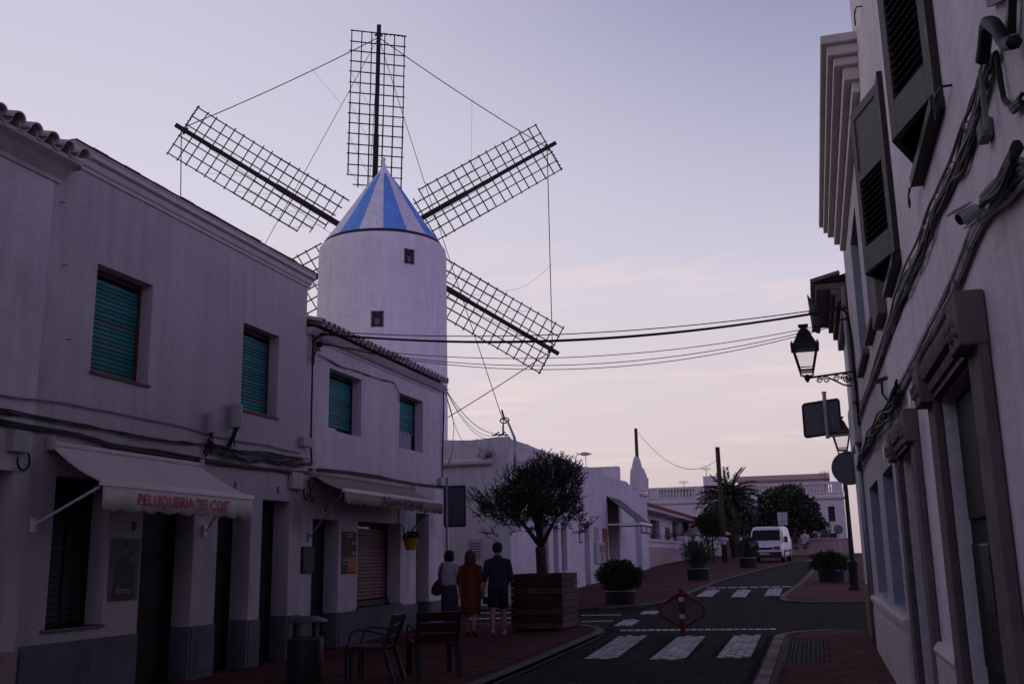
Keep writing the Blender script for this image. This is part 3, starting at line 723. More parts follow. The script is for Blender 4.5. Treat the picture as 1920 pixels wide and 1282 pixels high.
def sag(a, b, s, n=14):
    a = Vector(a); b = Vector(b); return [a.lerp(b, i / n) + Vector((0, 0, -s * 4 * (i / n) * (1 - i / n))) for i in range(n + 1)]
for k in range(6):
    mb = MB(); a, b = tips[k], tips[(k + 1) % 6]; mb.tube(sag(a, b, .12 if k in (0, 5, 2, 3) else 0), .020, 5); mb.build('rigging_rope', M['rope'], wm)
BOW = HUB + AX * 3.2
for k in range(6):
    mb = MB(); mb.tube(sag(tips[k], BOW, .03), .011, 4); mb.build('rigging_rope', M['rope'], wm)
HITCH = PY(944, 790, 28.6)
mb = MB(); mb.tube(sag(tips[0], HITCH, .15), .015, 4); mb.build('rigging_rope', M['rope'], wm)
mb = MB(); mb.tube(sag(tips[0], PY(490, 470, 33), .0), .015, 4); mb.build('rigging_rope', M['rope'], wm)
for a, b in (((885, 178), (884, 310)), ((580, 125), (640, 195)), ((1034, 495), (935, 545))):
    mb = MB(); pa = PY(*a, 38); pb = PY(*b, 38); mb.tube(sag(pa, pb, .0 if a[0] < 1000 else .35), .006, 3); mb.build('cord', M['rope'], wm)
# ================================================================ LONG LOW WHITE HOUSE (restaurant) across the side street
X3 = -8.25; Y3 = 27.5
h3 = thing('house', 'long low whitewashed house with flat parapet and scalloped gable front', 'house', (X3, 40, g(40)))
O3 = [(30.9, 31.75, 1.15, 2.75, .22), (32.4, 33.05, .2, 2.6, .5), (33.5, 34.3, 1.13, 2.73, .22), (37.1, 38.0, .3, 2.75, .5), (41.7, 44.2, .4, 3.95, .7), (48.2, 50.1, .7, 3.6, .35)]
mb = MB(); facade(mb, 'x', X3, -1, Y3, 52.3, -.1, 4.92, O3); facade(mb, 'y', Y3 - .006, 1, -24, X3, -.1, 4.92, []); shell(mb, 'x', X3, -1, Y3, 52.3, -.1, 4.92, 15)
mb.build('wall', M['oldwhite'], h3)
# uneven limewashed parapet crest
mb = MB(); n = 60
for i in range(n):
    a = Y3 + (47 - Y3) * i / n; b = Y3 + (47 - Y3) * (i + 1) / n
    za = 4.98 + .05 * noise.noise(Vector((a * .9, 0, 0))) + .02 * noise.noise(Vector((a * 3, 0, 0))); zb = 4.98 + .05 * noise.noise(Vector((b * .9, 0, 0))) + .02 * noise.noise(Vector((b * 3, 0, 0)))
    mb.quad((X3 + .01, a, 4.8), (X3 + .01, b, 4.8), (X3 + .01, b, zb), (X3 + .01, a, za)); mb.quad((X3 + .01, a, za), (X3 + .01, b, zb), (X3 - .3, b, zb + .02), (X3 - .3, a, za + .02)); mb.quad((X3 - .3, a, 4.8), (X3 - .3, b, 4.8), (X3 - .3, b, zb + .02), (X3 - .3, a, za + .02))
for i in range(40):
    a = X3 - 15 * i / 40; b = X3 - 15 * (i + 1) / 40
    za = 5.0 + .06 * noise.noise(Vector((a * .9, 5, 0))); zb = 5.0 + .06 * noise.noise(Vector((b * .9, 5, 0)))
    mb.quad((a, Y3 - .01, 4.8), (b, Y3 - .01, 4.8), (b, Y3 - .01, zb), (a, Y3 - .01, za)); mb.quad((a, Y3 - .01, za), (b, Y3 - .01, zb), (b, Y3 + .3, zb), (a, Y3 + .3, za))
mb.build('parapet', M['oldwhite'], h3, smooth=True, angle=50)
mb = MB(); mb.extr([(Y3 - .22, 4.34), (Y3 - .20, 4.26), (Y3 - .05, 4.2), (Y3, 4.2), (Y3, 4.42), (Y3 - .15, 4.40)], -24, -8.75, 'x'); mb.build('cornice', M['stone'], h3)
mb = MB(); mb.lathe([(.16, 4.25), (.15, 4.9), (.13, 4.95)], 10, (-9.0, Y3 - .04, 0)); mb.build('buttress', M['oldwhite'], h3, smooth=True)
def louvre(par, o, x, mt='blackp'):
    f = MB(); f.box(x - .06, x - .02, o[0], o[1], o[2], o[3]); s = f.build('window_shutter', M[mt], par)
    n = int((o[3] - o[2]) / .09)
    for i in range(n):
        q = MB(); q.box(x - .02, x + .005, o[0] + .06, o[1] - .06, o[2] + .05 + i * .09, o[2] + .11 + i * .09); q.build('slat', M[mt], s)
for o in (O3[0], O3[2]):
    louvre(h3, o, X3 - .16); mb = MB(); mb.box(X3 - .1, X3 + .1, o[0] - .05, o[1] + .06, o[2] - .04, o[2]); mb.build('window_sill', M['oldwhite'], h3)
leaf_door(h3, X3 - .44, O3[1][0], O3[1][1], .2, 2.6, 1, 'greyd'); leaf_door(h3, X3 - .44, O3[3][0], O3[3][1], .3, 2.75, 1, 'greyd')
leaf_door(h3, X3 - .64, O3[4][0], O3[4][1], .5, 3.0, 1, 'door'); mb = MB(); mb.box(X3 - .68, X3 - .6, O3[4][0], O3[4][1], 3.0, 3.95); mb.build('fanlight', M['vglass'], h3)
mb = MB(); mb.box(X3 - .34, X3 - .25, 48.2, 49.13, .8, 3.6); mb.build('door', M['greyd'], h3); mb = MB(); mb.box(X3 - .34, X3 - .25, 49.17, 50.1, .8, 3.6); mb.build('door', M['greyd'], h3)
mb = MB(); mb.box(X3 - .28, X3 - .02, 47.6, 47.95, .7, 2.2); mb.build('pilaster_tile', M['pink'], h3)
# gable front of the last bay
gp_ = []
for (px, py) in ((1186, 915), (1187, 882), (1190, 873), (1192, 862), (1194, 856), (1197, 856), (1199, 861), (1201, 868), (1203, 876), (1207, 879), (1208, 883), (1211, 889), (1212, 894), (1215, 897), (1215, 922)):
    p = PX(px, py, X3); gp_.append((p.y, p.z))
mb = MB(); mb.extr(gp_, X3 - .14, X3 + .03, 'x'); mb.build('gable', M['oldwhite'], h3, bevel=.015)
mb = MB(); mb.extr([(X3, 4.55), (X3 + .09, 4.60), (X3 + .1, 4.68), (X3, 4.70)], 50.0, 52.5); mb.build('cornice', M['stone'], h3)
mb = MB(); mb.box(-12, X3 - .4, 46.6, 47.2, 4.9, 5.75); mb.build('roof_room', M['oldwhite'], h3)
# canopy awning, menu frames
aw = thing('awning', 'grey green sloping awning over the restaurant door of the low white house', 'awning', (X3, 42.5, 3.9))
mb = MB(); a = [(X3 + .02, 41.6, 4.08), (X3 + .02, 44.6, 4.08), (X3 + 1.35, 44.6, 2.95), (X3 + 1.35, 41.6, 2.95)]; mb.add(a + [Vector(p) - Vector((0, 0, .03)) for p in a], [(0, 1, 2, 3), (4, 7, 6, 5), (0, 3, 7, 4), (1, 5, 6, 2), (3, 2, 6, 7), (0, 4, 5, 1)])
mb.build('canopy', M['gawn'], aw)
mb = MB(); mb.bar((X3 + 1.37, 41.55, 2.92), (X3 + 1.37, 44.65, 2.92), .045); mb.build('front_bar', M['alu'], aw)
mb = MB(); mb.bar((X3 + .02, 41.6, 2.9), (X3 + 1.35, 41.6, 2.9), .03); mb.bar((X3 + .02, 44.6, 2.9), (X3 + 1.35, 44.6, 2.9), .03); mb.build('arm', M['alu'], aw)
mb = MB(); mb.quad((X3 + 1.38, 41.6, 2.88), (X3 + 1.38, 44.6, 2.88), (X3 + 1.38, 44.6, 2.5), (X3 + 1.38, 41.6, 2.5)); mb.build('valance', M['gawn'], aw)
mb = MB()
for i in range(2): mb.box(X3 + 1.384, X3 + 1.39, 41.95 + i * 1.25, 42.95 + i * 1.25, 2.58, 2.8)
mb.build('valance_print', M['greyd'], aw)
mf = thing('menu_case', 'white glazed menu case between the posters on the low white house', 'sign', (X3, 39.3, 1.6))
mb = MB(); mb.box(X3 + .005, X3 + .12, 38.75, 40.35, 1.35, 2.15); mb.build('case', M['whitec'], mf, bevel=.01)
mb = MB(); mb.box(X3 + .121, X3 + .13, 39.25, 40.2, 1.75, 2.05).box(X3 + .121, X3 + .13, 39.5, 39.9, 1.45, 1.72); mb.build('menu_sheet', M['signback'], mf)
for nm, lab, y0, y1, z0, z1, mt in (('poster', 'small pinkish poster above the menu case', 38.85, 39.7, 2.2, 2.72, 'pink'), ('poster', 'tall faded olive poster beside the restaurant door', 40.45, 41.45, 1.2, 2.72, 'ocre'), ('street_name_plate', 'narrow dark framed plaque left of the pale doorway', 36.2, 36.65, 2.1, 2.75, 'blackp')):
    mb = MB(); mb.box(X3 + .004, X3 + .02, y0, y1, z0, z1); o = mb.build(nm, M[mt], None); tag(o, lab, 'poster' if nm == 'poster' else 'plaque')
mb = MB(); mb.box(X3 + .021, X3 + .026, 36.25, 36.6, 2.15, 2.7)
mb.build('plate_face', M['greyd'], o)
pq = PY(891, 1030, Y3); mb = MB(); mb.box(pq.x - .22, pq.x + .22, Y3 - .02, Y3 - .004, pq.z - .3, pq.z + .3); o = tag(mb.build('wall_plaque', M['whitec']), 'pale notice panel screwed to the side street wall behind the walkers', 'plaque')
mb = MB()
for i in range(6): mb.box(pq.x - .16, pq.x + .16, Y3 - .026, Y3 - .0205, pq.z - .22 + i * .075, pq.z - .19 + i * .075)
mb.build('print_line', M['signback'], o)
# rope hitch on the parapet corner
ht = thing('rope_hitch', 'bent iron post holding the windmill rope at the parapet corner', 'hook', (PY(965, 870, 28.6)))
mb = MB(); b0 = PY(965, 885, 27.44); mb.tube([b0, PY(966, 835, 27.44), PY(965, 822, 27.6), PY(952, 790, 28.3), PY(945, 786, 28.6)], [.05, .05, .04, .03, .03], 8); mb.build('post', M['galv'], ht, smooth=True)
mb = MB(); c = PY(946, 788, 28.6); mb.tube([c + Vector((.14 * math.cos(t * .6), 0, .08 * math.sin(t * .6))) for t in range(12)], .022, 6); mb.tube([c + Vector((0, 0, .05)), c + Vector((-.05, 0, .2)), c + Vector((-.08, 0, .32))], .03, 6); mb.build('knot', M['rope'], ht)
mb = MB(); mb.tube([c + Vector((-.04, 0, -.05)), c + Vector((-.05, 0, -.25)), c + Vector((-.05, 0, -.4))], [.02, .03, .025], 6); mb.build('tassel', M['hairr'], ht)
wd = MB()
for i in range(60):
    p = PY(910 + random.uniform(-4, 12), 856, Y3 - .15); wd.tube([p, p + Vector((random.uniform(-.25, .2), random.uniform(-.1, .05), random.uniform(-.12, .28)))], .006, 3)
tag(wd.build('wall_weed', M['ocre']), 'dry weed tuft growing on the ledge of the low house', 'weed')
# fish weather vane
fv = thing('fish_vane', 'pale fish shaped weather vane on a thin rod above the low roof', 'weather vane', PX(1098, 866, -9))
c = PX(1098, 851, -9); s = .012 * 2
pr = []
for i in range(15):
    t = i / 14; pr.append((c.y - .28 + .56 * t, c.z + .085 * math.sin(math.pi * t ** .8)))
pr2 = [(c.y - .28 + .56 * (1 - i / 14), c.z - .075 * math.sin(math.pi * (1 - i / 14) ** .8)) for i in range(1, 14)]
xdir = Vector((.95, .31, 0)); mbf = MB(); n_ = []
poly = [( (a - c.y), b) for a, b in pr + pr2]
dd = Vector((-.31, .95, 0)) * .012
vs = [c + xdir * a + Vector((0, 0, b - c.z)) + dd for a, b in poly] + [c + xdir * a + Vector((0, 0, b - c.z)) - dd for a, b in poly]; k = len(poly)
mbf.add(vs, [tuple(range(k)), tuple(range(2 * k - 1, k - 1, -1))] + [(i, (i + 1) % k, k + (i + 1) % k, k + i) for i in range(k)]); mbf.build('fish_body', M['greyd'], fv)
mbf = MB(); tl = c - xdir * .26; mbf.add([tl + dd, tl - xdir * .16 + Vector((0, 0, .1)), tl - xdir * .09, tl - xdir * .17 - Vector((0, 0, .09)), tl - dd], [(0, 1, 2), (0, 2, 3), (4, 2, 1), (4, 3, 2)]); mbf.build('fish_tail', M['greyd'], fv)
mbf = MB(); mbf.tube([c, PX(1099, 880, -9)], .014, 6); mbf.build('rod', M['galv'], fv)

# ================================================================ HOUSE WITH RED TILED ROOF beyond
h4 = thing('house', 'low white house with red tiled roof and terrace wall down the street', 'house', (-9, 60, g(60)))
X4 = -9.6
O4 = []
for (a, b, t, bt) in ((1219, 1236, 973, 1010), (1260, 1273, 976, 1012), (1279, 1290, 978, 1013)):
    O4.append((PX(a, t, X4).y, PX(b, t, X4).y, 1.9, PX(a, t, X4).z, .3))
mb = MB(); facade(mb, 'x', X4, -1, 52.4, PX(1297, 980, X4).y, .5, 4.35, O4); shell(mb, 'x', X4, -1, 52.4, PX(1297, 980, X4).y, .5, 4.35, 9); mb.build('wall', M['white'], h4)
for o in O4: mb = MB(); mb.box(X4 - .3, X4 - .22, o[0], o[1], o[2], o[3]); mb.build('window', M['vglass'], h4)
oo = (PX(1246, 970, X4).y, PX(1253, 970, X4).y); mb = MB(); mb.box(X4 + .004, X4 + .05, oo[0], oo[1], 1.7, 3.5); mb.build('ochre_panel', M['ocre'], h4)
ye = PX(1318, 968, -8.6).y
mb = MB(); mb.extr([(-8.7, 4.12), (-8.65, 4.32), (-9.8, 4.5), (-9.8, 4.12)], 52.4, ye - 3); mb.build('eave', M['white'], h4)
rfm = MB(); nrow = int((ye - 52.5) / .22)
for i in range(nrow):
    y = 52.5 + i * .22; rfm.tube([(-8.55, y, 4.36), (-12.5, y, 5.5)], [.09, .08], 6)
rfm.quad((-8.6, 52.4, 4.34), (-8.6, ye, 4.34), (-13, ye, 5.6), (-13, 52.4, 5.6)); rfm.quad((-8.6, 52.4, 4.3), (-8.6, ye, 4.3), (-13, ye, 5.56), (-13, 52.4, 5.56))
r4 = rfm.build('roof', M['tile'], h4); r4['kind'] = 'stuff'
tw4 = thing('terrace_wall', 'pink and white rendered terrace wall with coping before the tiled house', 'wall', (-8.45, 58, g(58)))
for (a, b, z, nm) in ((52.45, 68.2, 2.5, 'w'), (73.5, 78.0, 2.4, 'w')):
    mb = MB(); mb.box(-8.8, -8.45, a, b, .6, z - .45); mb.build('panel', M['pink'], tw4)
    mb = MB(); mb.box(-8.85, -8.42, a, b, z - .449, z - .32); mb.box(-8.8, -8.46, a, b, z - .319, z - .14); mb.build('band', M['white'], tw4); mb = MB(); mb.box(-8.88, -8.36, a, b, z - .139, z); mb.build('coping', M['white'], tw4)
mb = MB(); mb.box(-8.9, -8.3, 68.4, 69.4, .6, 2.9); mb.build('gate_pier', M['white'], tw4)
mb = MB(); mb.box(-8.9, -8.3, 72.5, 73.4, .6, 2.9); mb.build('gate_pier', M['white'], tw4)
for i, (px, hh) in enumerate(((1228, .9), (1255, .45), (1268, .5))):
    c = PX(px, 1008, -9.1); mb = MB()
    for j in range(160):
        d = Vector((random.gauss(0, .22), random.gauss(0, .5), abs(random.gauss(0, hh * .5)))); p = c + d
        q = Vector((random.uniform(-1, 1), random.uniform(-1, 1), random.uniform(-.5, 1))).normalized() * .09; t = q.cross(Vector((.3, .5, .8))).normalized() * .04
        mb.quad(p - t, p + q * .4 - t * .2, p + q, p + t)
    tp_ = thing('terrace_plant', 'x', 'plant', c); tag(mb.build('foliage', M['oleander'] if i else M['ocre'], tp_), kind='stuff'); tag(tp_, ('dry flowering plant in front of the dark terrace window', 'low leafy plant on the terrace beside the ochre panel', 'low leafy plant below the narrow dark terrace window')[i], 'plant', 'plants on the terrace')
for px, lab in ((1312, 'white market parasol seen over the terrace wall, left of the gate'), (1332, 'white market parasol beside the gate pier, partly hidden by the ball tree')):
    c = PY(px, 1003, 76); pc = thing('parasol', lab, 'parasol', (c.x, 76, g(76)), 'market parasols behind the terrace wall')
    mb = MB(); mb.lathe([(1.5, 0), (1.45, .12), (.05, .75)], 8, c); mb.build('canopy', M['whitec'], pc)
    mb = MB(); mb.tube([c + Vector((0, 0, .6)), Vector((c.x, c.y, g(76)))], .03, 6); mb.build('pole', M['galv'], pc)

# ================================================================ LARGE VILLA WITH BALUSTRADE at the end of the street
YV = 97
hv = thing('house', 'large white villa with roof balustrade closing the end of the street', 'house', (-6, YV, g(YV)))
xl, xr = PY(1215, 940, YV).x - 4, PY(1583, 940, YV).x
zt = PY(1400, 930, YV).z
wv = []
for (a, b, t, bt) in ((1552, 1567, 949, 977), (1523, 1529, 951, 978), (1555, 1571, 999, 1020)):
    p0 = PY(a, t, YV); p1 = PY(b, bt, YV); wv.append((p0.x, p1.x, p1.z, p0.z, .25))
mb = MB(); facade(mb, 'y', YV, 1, xl, xr, 1, zt, wv); shell(mb, 'y', YV, 1, xl, xr, 1, zt, 12); mb.build('wall', M['white'], hv)
for o in wv:
    mb = MB(); mb.box(o[0], o[1], YV + .2, YV + .26, o[2], o[3]); wn = mb.build('window', M['door'], hv)
    for i in range(8): q = MB(); q.box(o[0] + .06, o[1] - .06, YV + .17, YV + .2, o[2] + (o[3] - o[2]) * (i + .1) / 8, o[2] + (o[3] - o[2]) * (i + .8) / 8); q.build('slat', M['blackp'], wn)
mb = MB(); mb.extr([(YV, zt - .55), (YV - .25, zt - .48), (YV - .3, zt - .32), (YV, zt - .3)], xl, xr + .2, 'x'); mb.build('cornice', M['white'], hv)
bz0, bz1 = zt, PY(1400, 908, YV).z
mb = MB(); mb.box(xl, xr, YV - .1, YV + .25, bz1 - .22, bz1); mb.box(xl, xr, YV - .1, YV + .25, bz0 + .002, bz0 + .12)
bl = MB(); x = xl; pier = 0
while x < xr:
    if pier % 14 < 3: mb.box(x, x + .3, YV - .08, YV + .22, bz0 + .12, bz1 - .22)
    else: bl.lathe([(.07, bz0 + .12), (.11, bz0 + .4), (.06, bz0 + .75), (.08, bz1 - .22)], 7, (x + .15, YV + .08, 0))
    x += .3; pier += 1
bs_ = mb.build('balustrade', M['white'], hv); bo = bl.build('balusters', M['white'], bs_); bo['kind'] = 'stuff'
for (a, b, t) in ((1385, 1552, 893), (1217, 1293, 918)):
    p0 = PY(a, t, YV + 5); p1 = PY(b, t + (8 if a > 1300 else 0), YV + 5); mb = MB(); mb.box(p0.x, p1.x, YV + 4, YV + 9, zt, p0.z - .4); mb.build('attic', M['pink'], hv)
    mb = MB(); mb.extr([(YV + 3.6, p0.z - .62), (YV + 6.5, p0.z + .1), (YV + 9.4, p0.z - .62)], p0.x - .2, p1.x + .2, 'x'); mb.build('roof', M['pink'] if a > 1300 else M['coping'], hv)
p0 = PY(1320, 894, YV + 3); mb = MB(); mb.box(p0.x, p0.x + 1.4, YV + 2, YV + 3.2, zt, p0.z); mb.build('chimney', M['white'], hv)
for px, py in ((1282, 905), (1546, 887), (1324, 880)):
    p = PY(px, py, YV + 4); mb = MB(); mb.tube([p - Vector((0, 0, 2)), p + Vector((0, 0, .2))], .03, 5)
    for i in range(5): mb.bar(p + Vector((-.35 + i * .17, 0, -.05 - .1 * (i % 2))), p + Vector((-.35 + i * .17, 0, .25)), .014)
    mb.bar(p + Vector((-.5, 0, .05)), p + Vector((.5, 0, .05)), .018); mb.build('aerial', M['steel'], hv)
gwl = thing('garden_wall', 'low pale garden wall in front of the villa and trees', 'wall', (-2, 84, g(84)))
mb = MB(); a = PY(1362, 1012, 84); b = PY(1592, 1006, 84); mb.box(a.x, b.x, 84, 84.3, 1, a.z - .1); mb.build('wall', M['pink'], gwl); mb = MB(); mb.box(a.x - .05, b.x, 83.9, 84.4, a.z - .098, a.z); mb.build('coping', M['white'], gwl)

# ================================================================ RIGHT HAND HOUSES
XR = .84
hR = thing('house', 'nearest white house on the right with stone door hoods and dark shutters', 'house', (XR, 5, 0))
S1 = (5.45, 6.52, 3.97, 5.75, .12); S2 = (8.36, 9.42, 3.95, 5.45, .12)
DR = [(5.25, 6.80, -.4, 2.49, .12), (8.60, 9.98, -.4, 2.40, .12)]
mb = MB(); facade(mb, 'x', XR, 1, -45, 10.88, -.6, 9.4, [S1, S2] + DR); shell(mb, 'x', XR, 1, -45, 10.88, -.6, 9.4, 8); mb.build('wall', M['rwall'], hR)
def hood(par, y0, y1, z, blk, pr):
    # sandstone surround: jamb bands, moulded hood between two scrolled end blocks
    for s in (y0 - blk, y1): mb = MB(); mb.box(XR - .055, XR - .003, s, s + blk, -.4, z); mb.build('door_jamb', M['brstone'], par, bevel=.01)
    mb = MB(); mb.box(XR - .05, XR - .003, y0 + .0, y1, z + .001, z + .19)
    mb.extr([(XR, z + .03), (XR - .07, z + .04), (XR - .085, z + .08), (XR - .06, z + .085)], y0, y1); mb.extr([(XR, z + .10), (XR - pr * .85, z + .12), (XR - pr, z + .16), (XR - pr, z + .20), (XR, z + .23)], y0, y1)
    mb.tube([(XR - .05, y0, z + .21), (XR - .05, y1, z + .21)], .05, 10); mb.build('door_hood', M['brstone'], par, smooth=True, angle=35)
    for s in (y0 - blk, y1):
        mb = MB(); mb.box(XR - pr - .012, XR - .002, s - .01, s + blk + .01, z - .02, z + .24); b = mb.build('hood_block', M['brstone'], par, bevel=.012)
        for q in range(4): mb = MB(); mb.lathe([(.0, 0), (.028, .01), (.028, .05), (0, .06)], 8, (XR - pr - .01, s + .03 + q * (blk - .06) / 3, z + .02 + .05 * (q % 2))); mb.build('scroll', M['brstone'], b, smooth=True)
hood(hR, 5.25, 6.80, 2.50, .33, .12); hood(hR, 8.60, 9.98, 2.41, .3, .10)
for o, mt in ((DR[0], 'door'), (DR[1], 'door')): leaf_door(hR, XR + .085, o[0], o[1], -.05, o[3], -1, mt)
for a, b in ((6.80 + .34, 8.29), (3, 4.9)):
    mb = MB(); mb.box(XR - .05, XR - .003, a, b, -.4, .80); mb.extr([(XR, .801), (XR - .05, .803), (XR - .065, .85), (XR - .03, .90), (XR, .90)], a, b); mb.build('plinth', M['stone'], hR)
mbx = thing('letter_box', 'black metal letter box hung in the near right doorway', 'letter box', (XR, 5.45, 1.25))
mb = MB(); mb.box(XR - .05, XR + .06, 5.32, 5.62, 1.25, 1.585); mb.build('box', M['blackp'], mbx, bevel=.008); mb = MB(); mb.box(XR - .04, XR + .05, 5.314, 5.318, 1.505, 1.512); mb.build('flap_edge', M['galv'], mbx)
def shutter_pair(par, S, Yf, out, louvre_from, louvre_to, lab):
    y0, y1, z0, z1 = S[:4]; B = Vector((XR - .02, y0, 0)); A = Vector((XR - .02 - out, Yf, 0)); C_ = Vector((XR - .02, y1, 0))
    t = thing('window_shutters', lab, 'shutters', (XR, (y0 + y1) / 2, z0))
    for s, (p, q) in enumerate(((B, A), (C_, A + Vector((0, .012, 0))))):
        d = (q - p); l = d.length; d.normalize(); nrm = Vector((d.y, -d.x, 0));
        if nrm.x > 0: nrm = -nrm
        fr = .085; th = .022
        def rect(mb, u0, u1, a, b, o=0, hth=th): mb.obox(p + d * (u0 + u1) / 2 + Vector((0, 0, (a + b) / 2)) + nrm * o, d * (u1 - u0) / 2, nrm * hth, Vector((0, 0, (b - a) / 2)))
        mb = MB(); rect(mb, 0, fr, z0, z1); rect(mb, l - fr, l, z0, z1); rect(mb, fr, l - fr, z0, z0 + .22 if louvre_from < .5 else z0 + .1); rect(mb, fr, l - fr, z1 - .09, z1)
        zm = z0 + (z1 - z0) * louvre_to
        if louvre_to < 1: rect(mb, fr, l - fr, zm, zm + .09)
        lf = mb.build('shutter_leaf', M['shutgr'] if s == 0 else M['shutdk'], t, bevel=.004)
        if louvre_to < 1:
            mb = MB(); rect(mb, fr, l - fr, zm + .09, z1 - .09, 0, .010); mb.build('solid_panel', M['shutgr'], lf)
        za = z0 + .22 if louvre_from < .5 else z0 + .1; zb = zm if louvre_to < 1 else z1 - .09
        n = max(4, int((zb - za) / .052))
        sl = MB(); sl.obox((0, 0, 0), Vector(((l - 2 * fr) / 2, 0, 0)), Vector((0, .020, -.016)), Vector((0, .003, .004))); me = sl.mesh('slat', M['shutdk'])
        ang = math.atan2(d.y, d.x)
        for i in range(n): place(me, 'slat', lf, p + d * l / 2 + Vector((0, 0, za + (i + .5) * (zb - za) / n)), (0, 0, ang if s == 0 else ang + math.pi))
        mb = MB(); rect(mb, fr, l - fr, za, zb, .018 * (-1), .004); mb.build('backing', M['dkgap'], lf)
        for hz in (.2, .8):
            mb = MB(); h = z0 + (z1 - z0) * hz; mb.tube([p + Vector((0, 0, h - .05)) + nrm * .02, p + Vector((0, 0, h + .05)) + nrm * .02], .008, 6); mb.build('hinge', M['galv'], lf)
    mb = MB(); fw = .06
    mb.box(XR - .045, XR + .05, y0 - fw, y0 - .002, z0 - .05, z1 + fw).box(XR - .045, XR + .05, y1 + .002, y1 + fw, z0 - .05, z1 + fw).box(XR - .045, XR + .05, y0, y1, z1 + .002, z1 + fw).box(XR - .075, XR + .05, y0 - fw - .02, y1 + fw, z0 - .12, z0 - .052)
    mb.build('frame', M['shutdk'], t, bevel=.004)
    mb = MB(); mb.quad((XR + .1, y0, z0), (XR + .1, y1, z0), (XR + .1, y1, z1), (XR + .1, y0, z1)); mb.build('pane', M['vglass'], t)
shutter_pair(hR, S1, 6.05, .17, .2, 1, 'ajar louvred shutters of the upper window nearest the camera on the right')
shutter_pair(hR, S2, 9.02, .20, .2, .55, 'ajar shutters with solid upper panels, second upper window on the right')
def holdback(p, lab):
    p = Vector(p); t = thing('shutter_hook', lab, 'hook', p, 'wrought iron shutter hooks')
    mb = MB(); mb.tube([p, p + Vector((-.05, .0, 0)), p + Vector((-.06, .10, .015)), p + Vector((-.06, .20, .0))], .007, 6); mb.tube([p + Vector((-.06, .14, .03)), p + Vector((-.06, .11, .0))], .009, 5); mb.build('arm', M['iron'], t)
    c = p + Vector((-.06, .20, -.045)); mb = MB(); mb.tube([c + Vector((0, .045 * math.sin(a * .5) * (1 - a * .03), .045 * math.cos(a * .5) * (1 - a * .03))) for a in range(12)], .006, 5); mb.build('curl', M['iron'], t)
holdback(PX(1785, 160, XR), 'iron shutter hook across the nearest louvred shutter'); holdback(PX(1727, 346, XR), 'iron shutter hook on the bare wall between the two shuttered windows'); holdback(PX(1690, 470, XR), 'iron shutter hook at the foot of the second shutter'); holdback(PX(1616, 12, XR), 'iron shutter hook high on the wall beside the big cornice')

# second house on the right, with the big cornice
h5 = thing('house', 'second white house on the right with heavy stepped roof cornice', 'house', (XR, 14, 0))
X5 = XR + .002
O5 = [(11.35, 13.02, .95, 2.48, .30), (14.05, 16.15, .98, 2.50, .30), (10.98, 12.5, 4.1, 6.0, .22), (13.35, 15.1, 4.1, 6.05, .22)]
mb = MB(); facade(mb, 'x', X5, 1, 10.9, 17.4, -.5, 7.0, O5, mrev=1); shell(mb, 'x', X5, 1, 10.9, 17.4, -.5, 7.0, 8); mb.build('wall', [M['stucco'], M['blueg']], h5)
for o in O5: mb = MB(); mb.box(X5 + .26, X5 + .32, o[0], o[1], o[2], o[3]); w_ = mb.build('window', M['shutdk'], h5); mb = MB(); mb.box(X5 + .245, X5 + .259, o[0] + .1, (o[0] + o[1]) / 2 - .05, o[2] + .1, o[3] - .1).box(X5 + .245, X5 + .259, (o[0] + o[1]) / 2 + .05, o[1] - .1, o[2] + .1, o[3] - .1); mb.build('pane', M['vglass'], w_)
for (a, b) in ((10.6, 12.7), (13.2, 15.05)): mb = MB(); mb.box(XR - .08, XR - .001, a, b, 4.02, 4.10); mb.build('window_sill', M['brstone'], h5, bevel=.006)
for k, (dx, z0, z1) in enumerate(((.08, 6.42, 6.55), (.16, 6.55, 6.70), (.25, 6.701, 6.80), (.31, 6.801, 6.92), (.37, 6.921, 7.02))):
    mb = MB(); mb.box(XR - dx, XR + .2, 10.35 + .06 * (5 - k), 16.9 - .05 * (4 - k), z0, z1); mb.build('cornice_step', M['stone'], h5, bevel=.012)
mb = MB(); mb.extr([(XR, .70), (XR - .03, .70), (XR - .035, .78), (XR - .07, .82), (XR - .075, .88), (XR - .04, .90), (XR, .90)], 11.0, 17.5); mb.build('ledge', M['stone'], h5)
mb = MB(); mb.box(XR - .04, XR - .003, 11.0, 17.4, -.4, .698); mb.build('plinth', M['stone'], h5)
# third house on the right: tile eave seen from below, brown door
h6 = thing('house', 'third house on the right with projecting eave and brown door', 'house', (XR, 19, 0))
mb = MB(); facade(mb, 'x', XR + .004, 1, 17.42, 20.9, -.3, 5.95, [(18.3, 20.4, -.3, .98, .06)]); shell(mb, 'x', XR + .004, 1, 17.42, 20.9, -.3, 5.95, 40); mb.build('wall', M['white'], h6)
mb = MB(); mb.box(XR - .03, XR + .05, 18.3, 20.4, -.1, .99); mb.build('door', M['ocre'], h6)
for k, (dx, z0, z1) in enumerate(((.10, 5.55, 5.75), (.18, 5.751, 5.88), (.26, 5.881, 5.98), (.50, 5.981, 6.09))):
    mb = MB(); mb.box(XR - dx, XR + .3, 17.45, 20.85 - .1 * k, z0, z1); mb.build('eave_step', M['brstone'], h6, bevel=.01)
rr = MB(); rr.quad((XR - .5, 17.44, 6.10), (XR - .5, 20.6, 6.10), (XR + 4, 20.6, 7.4), (XR + 4, 17.44, 7.4)); rr = rr.build('roof', M['coping'], h6)
tmr = tile_mesh(.09, .5, .014, 7, .86, True, 'brstone')
for i in range(14): place(tmr, 'roof_tile', rr, (XR - .56, 17.55 + i * .225, 6.13), (0, RAD(-15) * -1, math.pi))
